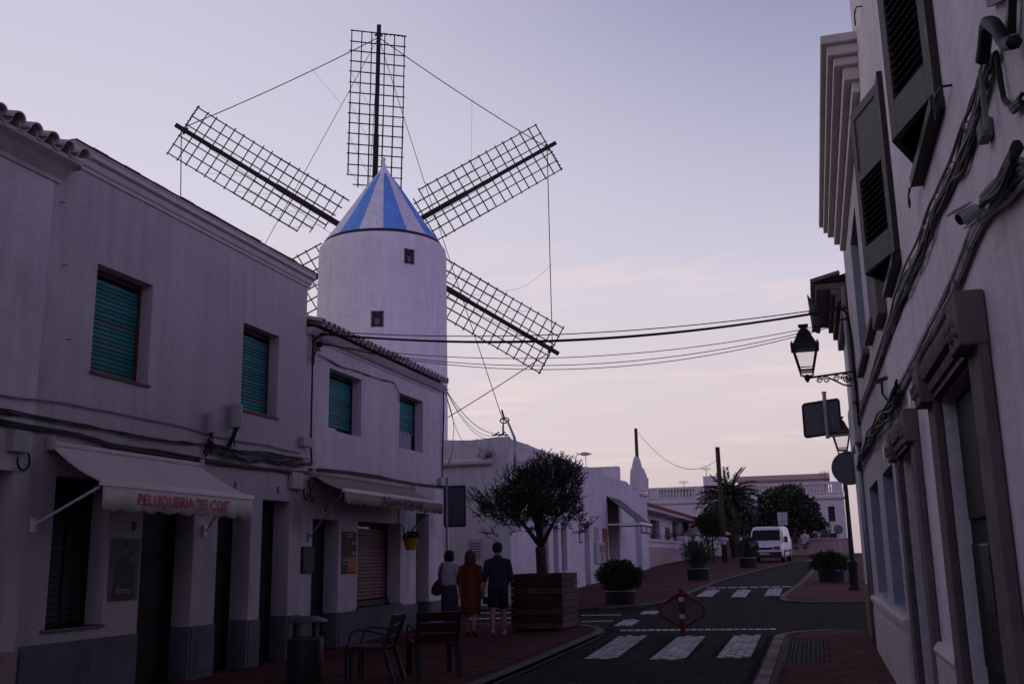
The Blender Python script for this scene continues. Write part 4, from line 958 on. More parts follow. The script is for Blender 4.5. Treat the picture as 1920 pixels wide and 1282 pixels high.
mb = MB(); mb.tube([(XR - .05, 17.42, 6.0), (XR - .05, 17.42, 2.0), (XR - .05, 17.42, .1)], .045, 10); tag(mb.build('drainpipe', M['galv'], None, smooth=True), 'grey drainpipe running down between the second and third right houses', 'pipe')
# ================================================================ AWNINGS
def shop_awning(lab, y0, y1, fy0, fy1, xw, zw, xf, zf, val, mt, txt, tmat, tsize, shear, tx0, n_sc, arms, bold, xs):
    t = thing('awning', lab, 'awning', (xw, (y0 + y1) / 2, zw))
    mb = MB(); nx = 14; ny = 26
    def P(i, j):
        u = i / nx; v = j / ny; ya = y0 + (fy0 - y0) * u; yb = y1 + (fy1 - y1) * u
        return Vector((xw + (xf - xw) * u, ya + (yb - ya) * v, zw + (zf - zw) * u - .035 * math.sin(math.pi * u) - .010 * math.sin(math.pi * u) * math.sin(v * 17 + u * 2) - .006 * noise.noise(Vector((u * 5, v * 7, y0)))))
    vs = [P(i, j) for i in range(nx + 1) for j in range(ny + 1)]; m_ = ny + 1
    mb.add(vs, [(i * m_ + j, i * m_ + j + 1, (i + 1) * m_ + j + 1, (i + 1) * m_ + j) for i in range(nx) for j in range(ny)])
    o = mb.build('canopy', M[mt], t, smooth=True); so = o.modifiers.new('solid', 'SOLIDIFY'); so.thickness = .006
    mb = MB(); mb.box(xf - .01, xf + .035, fy0 - .03, fy1 + .03, zf - .035, zf + .03); mb.build('front_bar', M['alu'], t, bevel=.008)
    mb = MB(); N_ = n_sc * 8; top = []; bot = []
    for i in range(N_ + 1):
        v = i / N_; y = fy0 + (fy1 - fy0) * v; wv = .016 * math.sin(v * 31 + 1.3 * math.sin(v * 9)) + .008 * math.sin(v * 77)
        top.append(Vector((xf + .025, y, zf - .03))); bot.append(Vector((xf + .03 + wv, y, zf - val - .035 * abs(math.sin(math.pi * v * n_sc)))))
    mids = [(a * .5 + b * .5) + Vector((.004, 0, 0)) for a, b in zip(top, bot)]; k = N_ + 1
    mb.add(top + mids + bot, [(r * k + i, r * k + i + 1, (r + 1) * k + i + 1, (r + 1) * k + i) for r in range(2) for i in range(N_)])
    va = mb.build('valance', M[mt], t, smooth=True); so = va.modifiers.new('solid', 'SOLIDIFY'); so.thickness = .004
    text_part(txt, 'lettering', M[tmat], t, (xf + .052, tx0, zf - val * .80), (0, xs, 0), (0, 0, 1), tsize, .0015, shear, bold)
    for ya, yb, zd in arms:
        mb = MB(); mb.tube([(xw + .03, ya, zd), (xw + .08, ya, zd + .03), (xf - .05, yb, zf - .05)], .018, 8); mb.box(xw + .002, xw + .04, ya - .03, ya + .03, zd - .08, zd + .08); mb.build('arm', M['alu'] if mt == 'awning' else M['galv'], t)
    mb = MB(); mb.tube([(xw + .05, y0, zw), (xw + .05, y1, zw)], .032, 10); mb.build('roller_tube', M[mt], t)
    for y in (y0, y1): mb = MB(); mb.box(xw + .003, xw + .1, y - .06 if y == y0 else y, y if y == y0 else y + .06, zw - .08, zw + .08); mb.build('bracket', M['whitec'], t)
    return t
XF = -7.42
shop_awning(
 'cream hairdresser awning with red lettering and scalloped valance', 9.50, 12.42, 9.23, 12.30, XA, 2.95, XF, 2.45, .27, 'awning', 'PELUQUERÍA "ES COS"', 'letred', .185, 0, 9.80, 9, [(9.35, 9.25, 2.02), (12.68, 11.75, 2.03)], .001, 1.03)
XF2 = -7.55
shop_awning('beige sweet shop awning with dark script lettering', 15.95, 20.6, 15.42, 20.10, XB, 3.10, XF2, 2.745, .20, 'awning2', 'Sa Sucreria de Sant Lluís', 'blackp', .20, .25, 16.95, 18, [(15.90, 15.5, 2.0), (20.25, 19.6, 2.05)], .002, 1.0)

# ================================================================ WALL CABLES AND BOXES
def wobble(pts, n, amp, seed, nrm='x'):
    """smooth path through pts with small irregular sag"""
    pts = [Vector(p) for p in pts]; out = []
    for a, b in zip(pts, pts[1:]):
        for i in range(n):
            t = i / n; p = a.lerp(b, t); out.append(p)
    out.append(pts[-1]); r = []
    for i, p in enumerate(out):
        q = p * 1.0
        q.y += 0; q.z += amp * noise.noise(Vector((i * .35, seed * 7.3, 0))); q.x += amp * .35 * abs(noise.noise(Vector((i * .3, seed * 3.1, 9))))
        r.append(q)
    # smooth
    for _ in range(2): r = [r[0]] + [(r[i - 1] + r[i] * 2 + r[i + 1]) / 4 for i in range(1, len(r) - 1)] + [r[-1]]
    return r
def bundle(lab, pix, x, nx, cnt, rad, spread, mt, amp=.02, side=1, ties=0, name='cable_bundle', rr=None):
    base = [PX(a, b, x) for a, b in pix]
    t = thing(name, lab, 'cables', base[len(base) // 2])
    rnd = random.Random(len(lab) * 13 + cnt)
    for c in range(cnt):
        o = Vector((side * (rad + rnd.uniform(0, spread * .5)), 0, rnd.uniform(-spread, spread)))
        pts = [p + o + Vector((0, 0, rnd.uniform(-.3, .3) * spread)) for p in base]
        r_ = rad * rnd.uniform(.6, 1.15) if rr is None else rnd.choice(rr)
        mb = MB(); mb.tube([q + Vector((side * .012, 0, 0)) for q in wobble(pts, nx, amp, c)], r_, 6); mb.build('cable', mt if not isinstance(mt, list) else rnd.choice(mt), t, smooth=True)
    for i in range(ties):
        k = (i + .5) / ties * (len(base) - 1); a = int(k); p = base[a].lerp(base[min(a + 1, len(base) - 1)], k - a)
        mb = MB(); R_ = spread * .55 + rad
        mb.tube([p + Vector((side * (rad * 1.2 + R_ * (.35 + .65 * math.cos(q * .524 + 1))), .01 * math.sin(q), R_ * math.sin(q * .524 + 1))) for q in range(13)], .005, 5); mb.build('cable_tie', M['gcable'], t)
    return t
bundle('thick black cable bundle running along the stucco house above the awning', [(-30, 786), (60, 800), (145, 815), (200, 832), (300, 848), (380, 862), (450, 872), (520, 880), (575, 885)], XA, 6, 7, .016, .03, M['cable'], .035, ties=6)
bundle('thin black cables drooping along the stucco house below the windows', [(-30, 770), (60, 783), (150, 800), (260, 820), (340, 832), (385, 834), (430, 845), (500, 850), (565, 862)], XA, 6, 4, .010, .03, M['cable'], .05)
bundle('tangled black cables between the grey wall boxes and the house joint', [(385, 832), (420, 850), (460, 862), (500, 858), (540, 870), (580, 868)], XA, 6, 9, .009, .07, M['cable'], .12)
bundle('old painted cable sagging across the stucco house under the windows', [(-30, 740), (60, 748), (150, 762), (250, 782), (340, 800), (400, 818), (450, 828), (500, 835), (560, 850)], XA, 6, 1, .016, .001, M['gcable'], .03)
bundle('vertical black cables in the joint between the stucco and white houses', [(584, 626), (583, 700), (581, 780), (580, 830), (582, 872)], XA, 6, 5, .015, .004, M['cable'], .01)
bundle('black cable bundle along the white house above the beige awning', [(578, 880), (640, 884), (700, 893), (760, 904), (800, 910), (832, 913)], XB, 6, 5, .016, .025, M['cable'], .03, ties=4)
bundle('thin loose wire looping over the shuttered windows of the white house', [(594, 664), (640, 688), (665, 694), (700, 706), (738, 716), (746, 735), (745, 752)], XB, 6, 2, .009, .015, M['cable'], .03)
bundle('vertical black cables at the far corner of the white house', [(829, 728), (829, 780), (827, 850), (826, 905)], XB, 6, 4, .014, .03, M['cable'], .06)
bundle('loose wires dropping from the far corner of the white house', [(832, 735), (850, 790), (846, 850), (838, 870)], XB + .02, 6, 2, .008, .02, M['cable'], .06)
def vertical_box(nm, lab, px, py0, py1, x, wy, dx, mt='box', foot=True):
    a = PX(px, py0, x); b = PX(px, py1, x); t = thing(nm, lab, 'utility box', b)
    mb = MB(); mb.lathe([(wy * .45, b.z), (wy * .5, b.z + .02), (wy * .5, a.z - .04), (wy * .3, a.z)], 12, (x + dx, a.y, 0)); mb.build('housing', M[mt], t, smooth=True, angle=40)
    if foot:
        mb = MB(); rnd = random.Random(px)
        for i in range(7): mb.tube([(x + dx + rnd.uniform(-.03, .03), b.y + rnd.uniform(-.05, .05), b.z + .01), (x + dx * .7, b.y + rnd.uniform(-.06, .06), b.z - .1), (x + .03, b.y + rnd.uniform(-.15, .15), b.z - .26 - rnd.uniform(0, .1))], .01, 5)
        mb.build('tail_wires', M['cable'], t, smooth=True)
    return t
vertical_box('cable_closure', 'small cream cable closure on the stucco wall above the awning', 388, 772, 812, XA, .13, .09)
vertical_box('cable_closure', 'larger pale cable closure beside the second shuttered window', 430, 756, 803, XA, .19, .12)
def wall_box(lab, px0, px1, py0, py1, x, d=.1, mt='box', sg=1):
    a = PX(px0, py0, x); b = PX(px1, py1, x); mb = MB(); xs = sorted((x + sg * .003, x + sg * d)); mb.box(xs[0], xs[1], min(a.y, b.y), max(a.y, b.y), min(a.z, b.z), max(a.z, b.z)); o = mb.build('junction_box', M[mt], None, bevel=.01)
    tag(o, lab, 'utility box'); return o
ORGFIX = None
wall_box('pale fuse box with a cable loop at the far left of the facade', 14, 41, 805, 850, XA); mb = MB(); c = PX(38, 855, XA); mb.tube([c + Vector((.05, .09 * math.sin(i * .5), .11 * math.cos(i * .5) - .05)) for i in range(11)], .012, 6); tag(mb.build('cable_loop', M['cable'], None, smooth=True), 'black cable loop under the far left fuse box', 'cable')
wall_box('small pale junction box at the joint of the two left houses', 560, 578, 818, 840, XA); wall_box('white junction box at the far end of the beige awning', 820, 832, 895, 912, XB)
wall_box('grey meter box above the sweet shop doorway', 541, 560, 884, 918, XA, .09, 'stucco'); wall_box('black notice box beside the sweet shop doorway', 564, 585, 1024, 1073, XB, .05, 'blackp')
for i, (px, py) in enumerate(((575, 912), (578, 935), (566, 930))):
    c = PX(px, py, XB); mb = MB(); mb.tube([c + Vector((.03, 0, .12)), c + Vector((.04, .01, 0)), c + Vector((.05, .06, -.06)), c + Vector((.05, .12, 0)), c + Vector((.04, .12, .05))], .011, 6); tag(mb.build('wire_loop', M['cable'], None, smooth=True), ('upper black wire hook by the sweet shop awning end', 'lower black wire curl by the sweet shop awning end', 'black wire loop below the grey meter box')[i], 'cable')

# cables across the street
EL = Vector((XA + .02, 15.93, 5.62)); ER = PX(1588, 577, XR - .06)
sp = thing('street_cables', 'thick black cable bundle spanning the street in front of the windmill', 'cables', (EL + ER) / 2)
for i in range(5):
    o = Vector((0, random.uniform(-.025, .025), random.uniform(-.018, .018)))
    mb = MB(); mb.tube(sag(EL + o, ER + o, .33 + random.uniform(-.02, .02), 30), .015, 6); mb.build('cable', M['cable'], sp, smooth=True)
mb = MB(); mb.tube(sag(EL + Vector((0, 0, .05)), ER + Vector((0, 0, .04)), .27, 30), .009, 5); mb.build('cable', M['cable'], sp)
mb = MB(); mb.tube([EL + Vector((.1, .1, -.01)), EL + Vector((.03, 0, -.05)), EL + Vector((0, -.12, -.2)), EL + Vector((0, -.13, -.6))], .03, 8); mb.build('cable_elbow', M['cable'], sp, smooth=True)
mb = MB(); mb.tube([ER + Vector((-.25, -.0, -.01)), ER + Vector((-.08, .0, .0)), ER + Vector((.0, .02, -.10)), ER + Vector((.03, .06, -.5)), ER + Vector((.03, .1, -1.9))], .024, 8); mb.build('cable_elbow', M['cable'], sp, smooth=True)
s2 = thing('street_cables', 'thinner sagging wires spanning the street below the thick bundle', 'cables', (EL + ER) / 2 - Vector((0, 0, .4)))
E2 = PX(598, 645, XB + .03); R2_ = PX(1500, 617, -.0 - .12) if False else PY(1560, 606, 17.3)
for i, sgv in enumerate((.42, .55, .62)):
    mb = MB(); mb.tube(sag(E2 + Vector((0, 0, .02 * i)), R2_ + Vector((0, 0, -.03 * i)), sgv, 30), .007, 5); mb.build('wire', M['cable'], s2)
mb = MB(); mb.tube([E2, E2 + Vector((0, -.1, .02)), E2 + Vector((0, -.12, -.1)), E2 + Vector((0, .05, -.12)), E2 + Vector((0, 0, -.02)), E2 + Vector((-.0, -.25, -.35))], .012, 6); mb.lathe([(.05, -.05), (.07, 0), (.04, .05)], 8, E2 + Vector((.02, 0, 0))); mb.build('insulator', M['cable'], s2)
s3 = thing('roof_wires', 'thin wires falling from the white house corner to the low roof', 'cables', (-8.4, 26, 5))
for i, (px, py) in enumerate(((925, 812), (930, 815), (940, 815), (895, 822))):
    mb = MB(); mb.tube(sag(PX(833, 725, XB + .05), PY(px, py, Y3), .25 + .15 * i, 18), .007 if i else .010, 5); mb.build('wire', M['cable'], s3)
mb = MB()
for i in range(7):
    p = PY(922 + i * 4, 816, Y3 - .02); mb.tube([p, p + Vector((.08, 0, .05 * (i % 3))), p + Vector((.12, 0, .0))], .022, 5)
mb.build('splice', M['cable'], s3)

# ================================================================ RIGHT WALL: cables, camera, boxes
bundle('grey bundled cables running along the upper right wall under the shutters', [(1866, 110), (1838, 215), (1800, 310), (1765, 378), (1738, 448), (1702, 528), (1682, 580), (1662, 650), (1642, 702), (1617, 765)], XR, 5, 11, .010, .045, [M['gcable'], M['gcable'], M['pcable'], M['cable']], .05, -1, 11)
bundle('second strand of old cables just below the upper right bundle', [(1850, 200), (1815, 300), (1790, 350), (1752, 430), (1722, 505), (1700, 555), (1678, 612), (1658, 668), (1636, 722), (1612, 790)], XR, 5, 7, .009, .05, [M['gcable'], M['gcable'], M['cable']], .09, -1)
bundle('thick whitewashed cable rope sagging along the right wall above the doors', [(1935, 318), (1885, 372), (1842, 424), (1802, 528), (1762, 600), (1730, 660), (1702, 712), (1672, 766), (1642, 805), (1616, 860)], XR, 5, 9, .014, .036, [M['pcable'], M['pcable'], M['gcable']], .035, -1, 14)
bundle('black ends of the cable rope hanging near the street sign', [(1690, 735), (1672, 768), (1650, 795), (1632, 830), (1616, 858), (1612, 880)], XR - .04, 5, 12, .011, .07, M['cable'], .16, -1)
bundle('thick black conduit bent over the upper right corner of the wall', [(1862, 110), (1868, 60), (1872, 35), (1892, 45), (1906, 78), (1925, 70)], XR - .02, 6, 2, .026, .012, M['cable'], .01, -1)
bundle('dark hanging wire loops below the bent conduit at the upper right', [(1862, 130), (1880, 95), (1888, 150), (1895, 185), (1912, 200), (1930, 180)], XR, 6, 5, .009, .02, M['cable'], .03, -1)
bundle('pale conduit and junction hanging below the wire loops', [(1852, 130), (1856, 170), (1860, 215), (1864, 245)], XR - .02, 5, 1, .014, .001, M['gcable'], .004, -1)
wall_box('small pale junction box on the upper right wall below the wires', 1853, 1866, 236, 252, XR, .05, 'gcable', -1)
bundle('black cable running off the top right corner of the picture', [(1930, 280), (1895, 345), (1862, 372)], XR - .03, 6, 4, .02, .03, M['cable'], .02, -1)
bc = thing('beam_bracket', 'dark iron bracket at the very top right of the wall', 'bracket', PX(1900, 8, XR)); mb = MB(); p = PX(1866, 3, XR); q = PX(1915, -20, XR); mb.bar(p + Vector((-.02, 0, 0)), q + Vector((-.02, 0, 0)), .012, .018); p2 = PX(1913, 60, XR); mb.bar(q + Vector((-.03, 0, 0)), p2 + Vector((-.03, 0, 0)), .014, .016); mb.build('bar', M['iron'], bc)
cc = thing('security_camera', 'pale bullet security camera fixed to the right wall cables', 'camera', PX(1850, 395, XR))
tip = PX(1798, 412, XR - .16); bs = PX(1846, 386, XR - .05); d = (bs - tip)
mb = MB(); mb.tube([tip, tip + d * .1, tip + d * .72, tip + d * .8], [.026, .030, .028, .018], 12); mb.build('body', M['box'], cc, smooth=True, angle=40)
mb = MB(); mb.tube([tip - d * .004, tip + d * .02], .024, 12); mb.build('lens', M['vglass'], cc)
mb = MB(); up = Vector((-.02, 0, .034)); mb.bar(tip + up - d * .12, tip + up + d * .6, .03, .004); mb.build('sunshield', M['box'], cc)
mb = MB(); mb.tube([tip + d * .78, bs + Vector((.02, 0, -.02)), Vector((XR - .002, bs.y, bs.z - .03))], .012, 8); mb.tube([tip + d * .5 + Vector((0, 0, -.03)), tip + d * .1 + Vector((0, 0, -.05)), tip + d * .6 + Vector((0, 0, -.05)), bs], .006, 5); mb.build('mount', M['box'], cc, smooth=True)
wall_box('grey junction box on the upper right wall beside the window sill', 1647, 1664, 548, 586, XR, .09, 'brstone', -1)
wall_box('tall grey meter box low on the right wall near the round sign', 1600, 1616, 775, 828, XR, .1, 'box', -1); wall_box('small grey box under the lamp bracket on the right wall', 1604, 1611, 726, 750, XR, .08, 'gcable', -1)
fl = thing('flood_lamp', 'small black flood lamp on a bent arm on the right wall', 'lamp', PX(1662, 755, XR)); mb = MB(); p = PX(1653, 712, XR - .12); q = PX(1665, 752, XR); mb.tube([q, q.lerp(p, .4) + Vector((-.03, 0, 0)), p], .012, 6); mb.build('arm', M['iron'], fl, smooth=True); mb = MB(); mb.obox(p, Vector((.02, .07, .01)), Vector((.045, -.01, .015)), Vector((0, .0, .018))); mb.build('head', M['iron'], fl, bevel=.006)
for i, (px, py0, py1, dx) in enumerate(((1786, 556, 626, .012), (1706, 735, 756, .01), (1657, 835, 860, .01))):
    a = PX(px, py0, XR - .004); b = PX(px + 6, py1, XR - .004); mb = MB(); mb.box(XR - .014, XR - .004, a.y - .09 + .04 * i, a.y - .02 + .04 * i, b.z, a.z); tag(mb.build('wall_strip', M['alu']), ('torn white plastic strip above the near door hood', 'white plastic strip above the second door hood', 'thin white strip above the blue grey windows')[i], 'strip')

# ================================================================ STREET LANTERNS
def lantern(t, c, s=1.0):
    """four sided lantern, c = bottom centre"""
    c = Vector(c); hw0, hw1 = .11 * s, .20 * s; z0, z1 = .10 * s, .50 * s
    for i, j in ((-1, -1), (1, -1), (1, 1), (-1, 1)):
        mb = MB(); mb.bar(c + Vector((i * hw0, j * hw0, z0)), c + Vector((i * hw1, j * hw1, z1)), .014 * s); mb.build('post', M['iron'], t)
    for k in range(4):
        i0, j0 = ((-1, -1), (1, -1), (1, 1), (-1, 1))[k]; i1, j1 = ((1, -1), (1, 1), (-1, 1), (-1, -1))[k]
        mb = MB(); mb.quad(c + Vector((i0 * hw0, j0 * hw0, z0)), c + Vector((i1 * hw0, j1 * hw0, z0)), c + Vector((i1 * hw1, j1 * hw1, z1)), c + Vector((i0 * hw1, j0 * hw1, z1))); mb.build('pane', M['glass'], t)
        mb = MB(); mb.bar(c + Vector((i0 * hw0, j0 * hw0, z0)), c + Vector((i1 * hw0, j1 * hw0, z0)), .014 * s); h = .06 * s; q = hw0 + (hw1 - hw0) * h / (z1 - z0); mb.bar(c + Vector((i0 * q, j0 * q, z0 + h)), c + Vector((i1 * q, j1 * q, z0 + h)), .008 * s); mb.build('rail', M['iron'], t)
    mb = MB()
    def fr(r0, r1, a, b):
        P = [c + Vector((i * r0, j * r0, a)) for i, j in ((-1, -1), (1, -1), (1, 1), (-1, 1))] + [c + Vector((i * r1, j * r1, b)) for i, j in ((-1, -1), (1, -1), (1, 1), (-1, 1))]
        mb.add(P, [(0, 3, 2, 1), (4, 5, 6, 7), (0, 1, 5, 4), (1, 2, 6, 5), (2, 3, 7, 6), (3, 0, 4, 7)])
    fr(.245 * s, .25 * s, .50 * s, .585 * s); fr(.205 * s, .12 * s, .585 * s, .76 * s); fr(.13 * s, .075 * s, .76 * s, .86 * s); fr(.06 * s, .055 * s, .86 * s, .92 * s); fr(.085 * s, .09 * s, .92 * s, .955 * s)
    for i, j in ((-1, -1), (1, -1), (1, 1), (-1, 1)): mb.lathe([(.012 * s, 0), (.018 * s, .02 * s), (.004 * s, .05 * s)], 6, c + Vector((i * .22 * s, j * .22 * s, .585 * s)))
    mb.build('roof', M['iron'], t)
    mb = MB()
    for i, j in ((-1, -1), (1, -1), (1, 1), (-1, 1)): mb.tube([c + Vector((i * hw0, j * hw0, z0)), c + Vector((i * hw0 * 1.05, j * hw0 * 1.05, z0 - .06 * s)), c + Vector((i * .03 * s, j * .03 * s, -.0))], .011 * s, 6)
    mb.lathe([(.02 * s, -.10 * s), (.05 * s, -.04 * s), (.055 * s, 0), (.03 * s, .04 * s)], 8, c); mb.build('cradle', M['iron'], t)
LB = PY(1517, 706, 17.0); LY = 17.0
l1 = thing('street_lantern', 'black lantern on a scrolled iron bracket on the right wall', 'street lamp', (XR, LY, LB.z - .1))
lantern(l1, LB + Vector((-.03, 0, .0)), .92)
mb = MB(); a = LB + Vector((-.02, 0, -.02)); b = Vector((XR, LY, LB.z + .04)); mb.bar(a, b, .013, .016); mb.build('bracket_arm', M['iron'], l1)
def spiral(c, r, turns, sgn, n=26): return [c + Vector((sgn * r * (1 - .75 * i / n) * math.cos(turns * 6.283 * i / n), 0, r * (1 - .75 * i / n) * math.sin(turns * 6.283 * i / n))) for i in range(n + 1)]
mb = MB()
for fx, r, sg in ((.24, .052, 1), (.38, .058, -1), (.60, .055, 1), (.80, .085, -1)): mb.tube(spiral(a.lerp(b, fx) + Vector((0, 0, -.015 - r)), r, 1.6, sg), .010, 6)
mb.tube([a.lerp(b, .42) + Vector((0, 0, -.04)), a.lerp(b, .55) + Vector((0, 0, -.10)), a.lerp(b, .72) + Vector((0, 0, -.19)), a.lerp(b, .86) + Vector((0, 0, -.23)), b + Vector((0, 0, -.23))], .015, 6)
for i in range(3): mb.tube(spiral(a.lerp(b, .76 + .07 * i) + Vector((0, 0, -.10 - .02 * i)), .04, 1.3, -1), .009, 6)
mb.build('scrollwork', M['iron'], l1); mb = MB(); mb.box(XR - .02, XR - .002, LY - .03, LY + .03, LB.z - .28, LB.z + .1); mb.build('wall_plate', M['iron'], l1)
pb = G(1603, 1107)
l2 = thing('street_lantern', 'tall black cast iron lamp post with lantern on the far right pavement', 'street lamp', pb)
zt2 = PY(1592, 848, pb.y).z
mb = MB(); mb.lathe([(.19, 0), (.19, .12), (.15, .16), (.13, .75), (.16, .80), (.16, .88), (.09, .94), (.075, 1.3), (.055, zt2 - pb.z - .5), (.08, zt2 - pb.z - .4), (.05, zt2 - pb.z - .1)], 16, pb); mb.build('column', M['iron'], l2, smooth=True, angle=40)
lantern(l2, Vector((pb.x, pb.y, zt2 - .05)), 1.25)
# ================================================================ SIGNS
rs = thing('traffic_sign', 'square traffic sign seen from behind, high beside the right wall', 'sign', PY(1548, 822, 20))
P4 = [PY(1502, 757, 20), PY(1573, 745, 20), PY(1581, 812, 20), PY(1508, 822, 20)]
c = sum(P4, Vector()) / 4; ux = ((P4[1] + P4[2]) - (P4[0] + P4[3])) / 4; uz = Vector((0, 0, 1)) * ((P4[0].z + P4[1].z - P4[2].z - P4[3].z) / 4)
def round_rect_plate(mb, c, ux, uz, nrm, th, rc=.25, bow=0):
    pts = []; w_ = ux.length; h_ = uz.length; X = ux.normalized(); r = rc * min(w_, h_)
    for cx, cz, a0 in ((w_ - r, h_ - r, 0), (-w_ + r, h_ - r, 90), (-w_ + r, -h_ + r, 180), (w_ - r, -h_ + r, 270)):
        for k in range(5): a = RAD(a0 + k * 22.5); pts.append(c + X * (cx + r * math.cos(a)) + Vector((0, 0, cz + r * math.sin(a))))
    n = len(pts); mb.add([p - nrm * th for p in pts] + [p + nrm * th for p in pts], [tuple(range(n)), tuple(range(2 * n - 1, n - 1, -1))] + [(i, (i + 1) % n, n + (i + 1) % n, n + i) for i in range(n)])
NY = Vector((0, 1, 0)); mb = MB(); round_rect_plate(mb, c, ux, uz, NY, .012, .22); mb.build('panel', M['signback'], rs)
mb = MB()
for s in (-1, 1): mb.obox(c + uz * s * .93 + Vector((0, -.02, 0)), ux * .9, Vector((0, .012, 0)), uz * .05); mb.obox(c + ux * s * .94 + Vector((0, -.02, 0)), ux * .04, Vector((0, .012, 0)), uz * .85)
mb.build('rim', M['steel'], rs)
pt = PY(1545, 738, 19.9); mb = MB(); mb.tube([pt, Vector((pt.x, 19.93, c.z - uz.length - .06))], .038, 10); mb.lathe([(.045, 0), (.045, .04)], 10, pt); mb.build('post', M['galv'], rs, smooth=True, angle=40)
mb = MB(); mb.tube([Vector((pt.x, 19.93, c.z - uz.length - .02)), Vector((XR, 19.95, c.z - uz.length - .0))], .022, 8); mb.tube([c + Vector((.12, -.05, .1)), c + Vector((.2, -.05, -.05)), c + Vector((.22, -.05, -.2)), c + Vector((.1, -.05, -.28)), c + Vector((.4, -.03, -.26))], .009, 5); mb.build('wall_arm', M['galv'], rs, smooth=True)
rd = thing('traffic_sign', 'round traffic sign seen from behind beside the far lamp post', 'sign', PY(1600, 1100, 20.6))
c = PY(1592, 877, 20.6); mb = MB(); n = 28; r = .33
mb.add([c + Vector((r * math.cos(6.283 * i / n), -.012, r * math.sin(6.283 * i / n))) for i in range(n)] + [c + Vector((r * math.cos(6.283 * i / n), .012, r * math.sin(6.283 * i / n))) for i in range(n)], [tuple(range(n)), tuple(range(2 * n - 1, n - 1, -1))] + [(i, (i + 1) % n, n + (i + 1) % n, n + i) for i in range(n)]); mb.build('panel', M['signback'], rd)
mb = MB(); mb.tube([c + Vector((.13, -.05, .25)), Vector((c.x + .13, 20.55, g(20.6)))], .035, 10); mb.build('post', M['galv'], rd, smooth=True)
ls = thing('traffic_sign', 'rectangular traffic sign seen from behind at the far left corner', 'sign', Vector((PY(841, 1100, 22.0).x, 22.0, g(22))))
P0 = PY(833, 911, 22.0); P1 = PY(874, 987, 22.0); c = (P0 + P1) / 2; mb = MB(); round_rect_plate(mb, c, Vector(((P1.x - P0.x) / 2, 0, 0)), Vector((0, 0, (P0.z - P1.z) / 2)), NY, .012, .12); mb.build('panel', M['signback'], ls)
mb = MB(); hx = (P1.x - P0.x) / 2; hz = (P0.z - P1.z) / 2
for s in (-1, 1): mb.box(c.x - hx * .95, c.x + hx * .95, 21.965, 21.985, c.z + s * hz * .96 - .02, c.z + s * hz * .96 + .02); mb.box(c.x + s * hx * .96 - .015, c.x + s * hx * .96 + .015, 21.965, 21.985, c.z - hz * .9, c.z + hz * .9)
mb.build('rim', M['steel'], ls)
pt = PY(838, 895, 21.94); mb = MB(); mb.tube([pt, (pt.x, 21.94, g(22))], .035, 10); mb.build('post', M['galv'], ls, smooth=True)
# curved projecting shop sign above the lantern
cs = thing('projecting_sign', 'curved dark plate sign on an iron arm above the right lantern', 'sign', PX(1590, 600, XR))
ys = 17.15; top = PY(1513, 553, ys); bot = PY(1527, 626, ys); mb = MB(); n = 10; A_ = []; B_ = []
for i in range(n + 1):
    t = i / n; px = 1513 + 10 * t; py = 553 + 66 * t; wd = 14 + 6 * math.sin(math.pi * (1 - t)) if t > .12 else 4 + 80 * t
    p = PY(px, py, ys); A_.append(p); q = PY(px + wd, py + (14 if t < .12 else 8 if t < .9 else 6), ys + .10 + .0 * t); B_.append(q)
mb.add(A_ + B_, [(i, i + 1, n + 2 + i, n + 1 + i) for i in range(n)]); pl = mb.build('plate', M['signback'], cs, smooth=True); so = pl.modifiers.new('s', 'SOLIDIFY'); so.thickness = .015
mb = MB(); mb.tube([PY(1529, 612, ys + .05), PY(1525, 622, ys + .05), PY(1532, 624, ys + .05), PY(1533, 610, ys + .05)], .03, 8); mb.build('curl', M['signback'], cs, smooth=True)
mb = MB(); mb.tube([PY(1516, 585, ys), PY(1535, 592, ys), PY(1560, 602, ys), Vector((XR, ys + .1, PX(1592, 606, XR).z))], .012, 6); mb.tube([PY(1523, 614, ys), Vector((XR, ys + .1, PX(1592, 600, XR).z))], .008, 6); mb.build('arm', M['iron'], cs)
# ================================================================ PLANTERS, TREES
def leaf_quad(mb, p, d, ln, wd, m=0):
    d = d.normalized(); s = d.cross(Vector((random.uniform(-1, 1), random.uniform(-1, 1), random.uniform(-1, 1))))
    if s.length < 1e-3: s = Vector((1, 0, 0))
    s = s.normalized() * wd; n = d.cross(s).normalized() * wd * .3
    b = len(mb.v); mb.v += [p, p + d * ln * .45 + s + n, p + d * ln, p + d * ln * .45 - s + n]; mb.f += [[b, b + 1, b + 2], [b, b + 2, b + 3]]; mb.m += [m, m]
def rnd_dir(): 
    while True:
        v = Vector((random.uniform(-1, 1), random.uniform(-1, 1), random.uniform(-1, 1)))
        if .05 < v.length < 1: return v.normalized()
# wooden box with the olive
PB = (PY(959, 1185, 20.35).x, PY(1056, 1185, 20.35).x, 20.35, 21.75)
zg = g(20.5) + KZ
wp = thing('wooden_planter', 'large square wooden plank planter holding the olive tree', 'planter', ((PB[0] + PB[1]) / 2, 21.05, zg))
x0, x1, y0, y1 = PB; rows_ = 8; hh = 1.10 / rows_
for i in range(rows_):
    z0 = zg + .05 + i * hh; j = lambda: random.uniform(-.006, .006); e = .04 if i % 2 else 0; e2 = .04 - e
    for (a, b, c_, d_) in ((x0 + e + j(), x1 - e + j(), y0, y0 + .04), (x0 + e, x1 - e, y1 - .04, y1), (x0, x0 + .04, y0 + e2 + .001, y1 - e2), (x1 - .04, x1, y0 + e2 + .001 + j() * .0, y1 - e2)):
        mb = MB(); mb.box(a, b, c_ + j() * .6, d_ + j() * .3, z0, z0 + hh - .013); mb.build('plank', M['wood'], wp, bevel=.005)
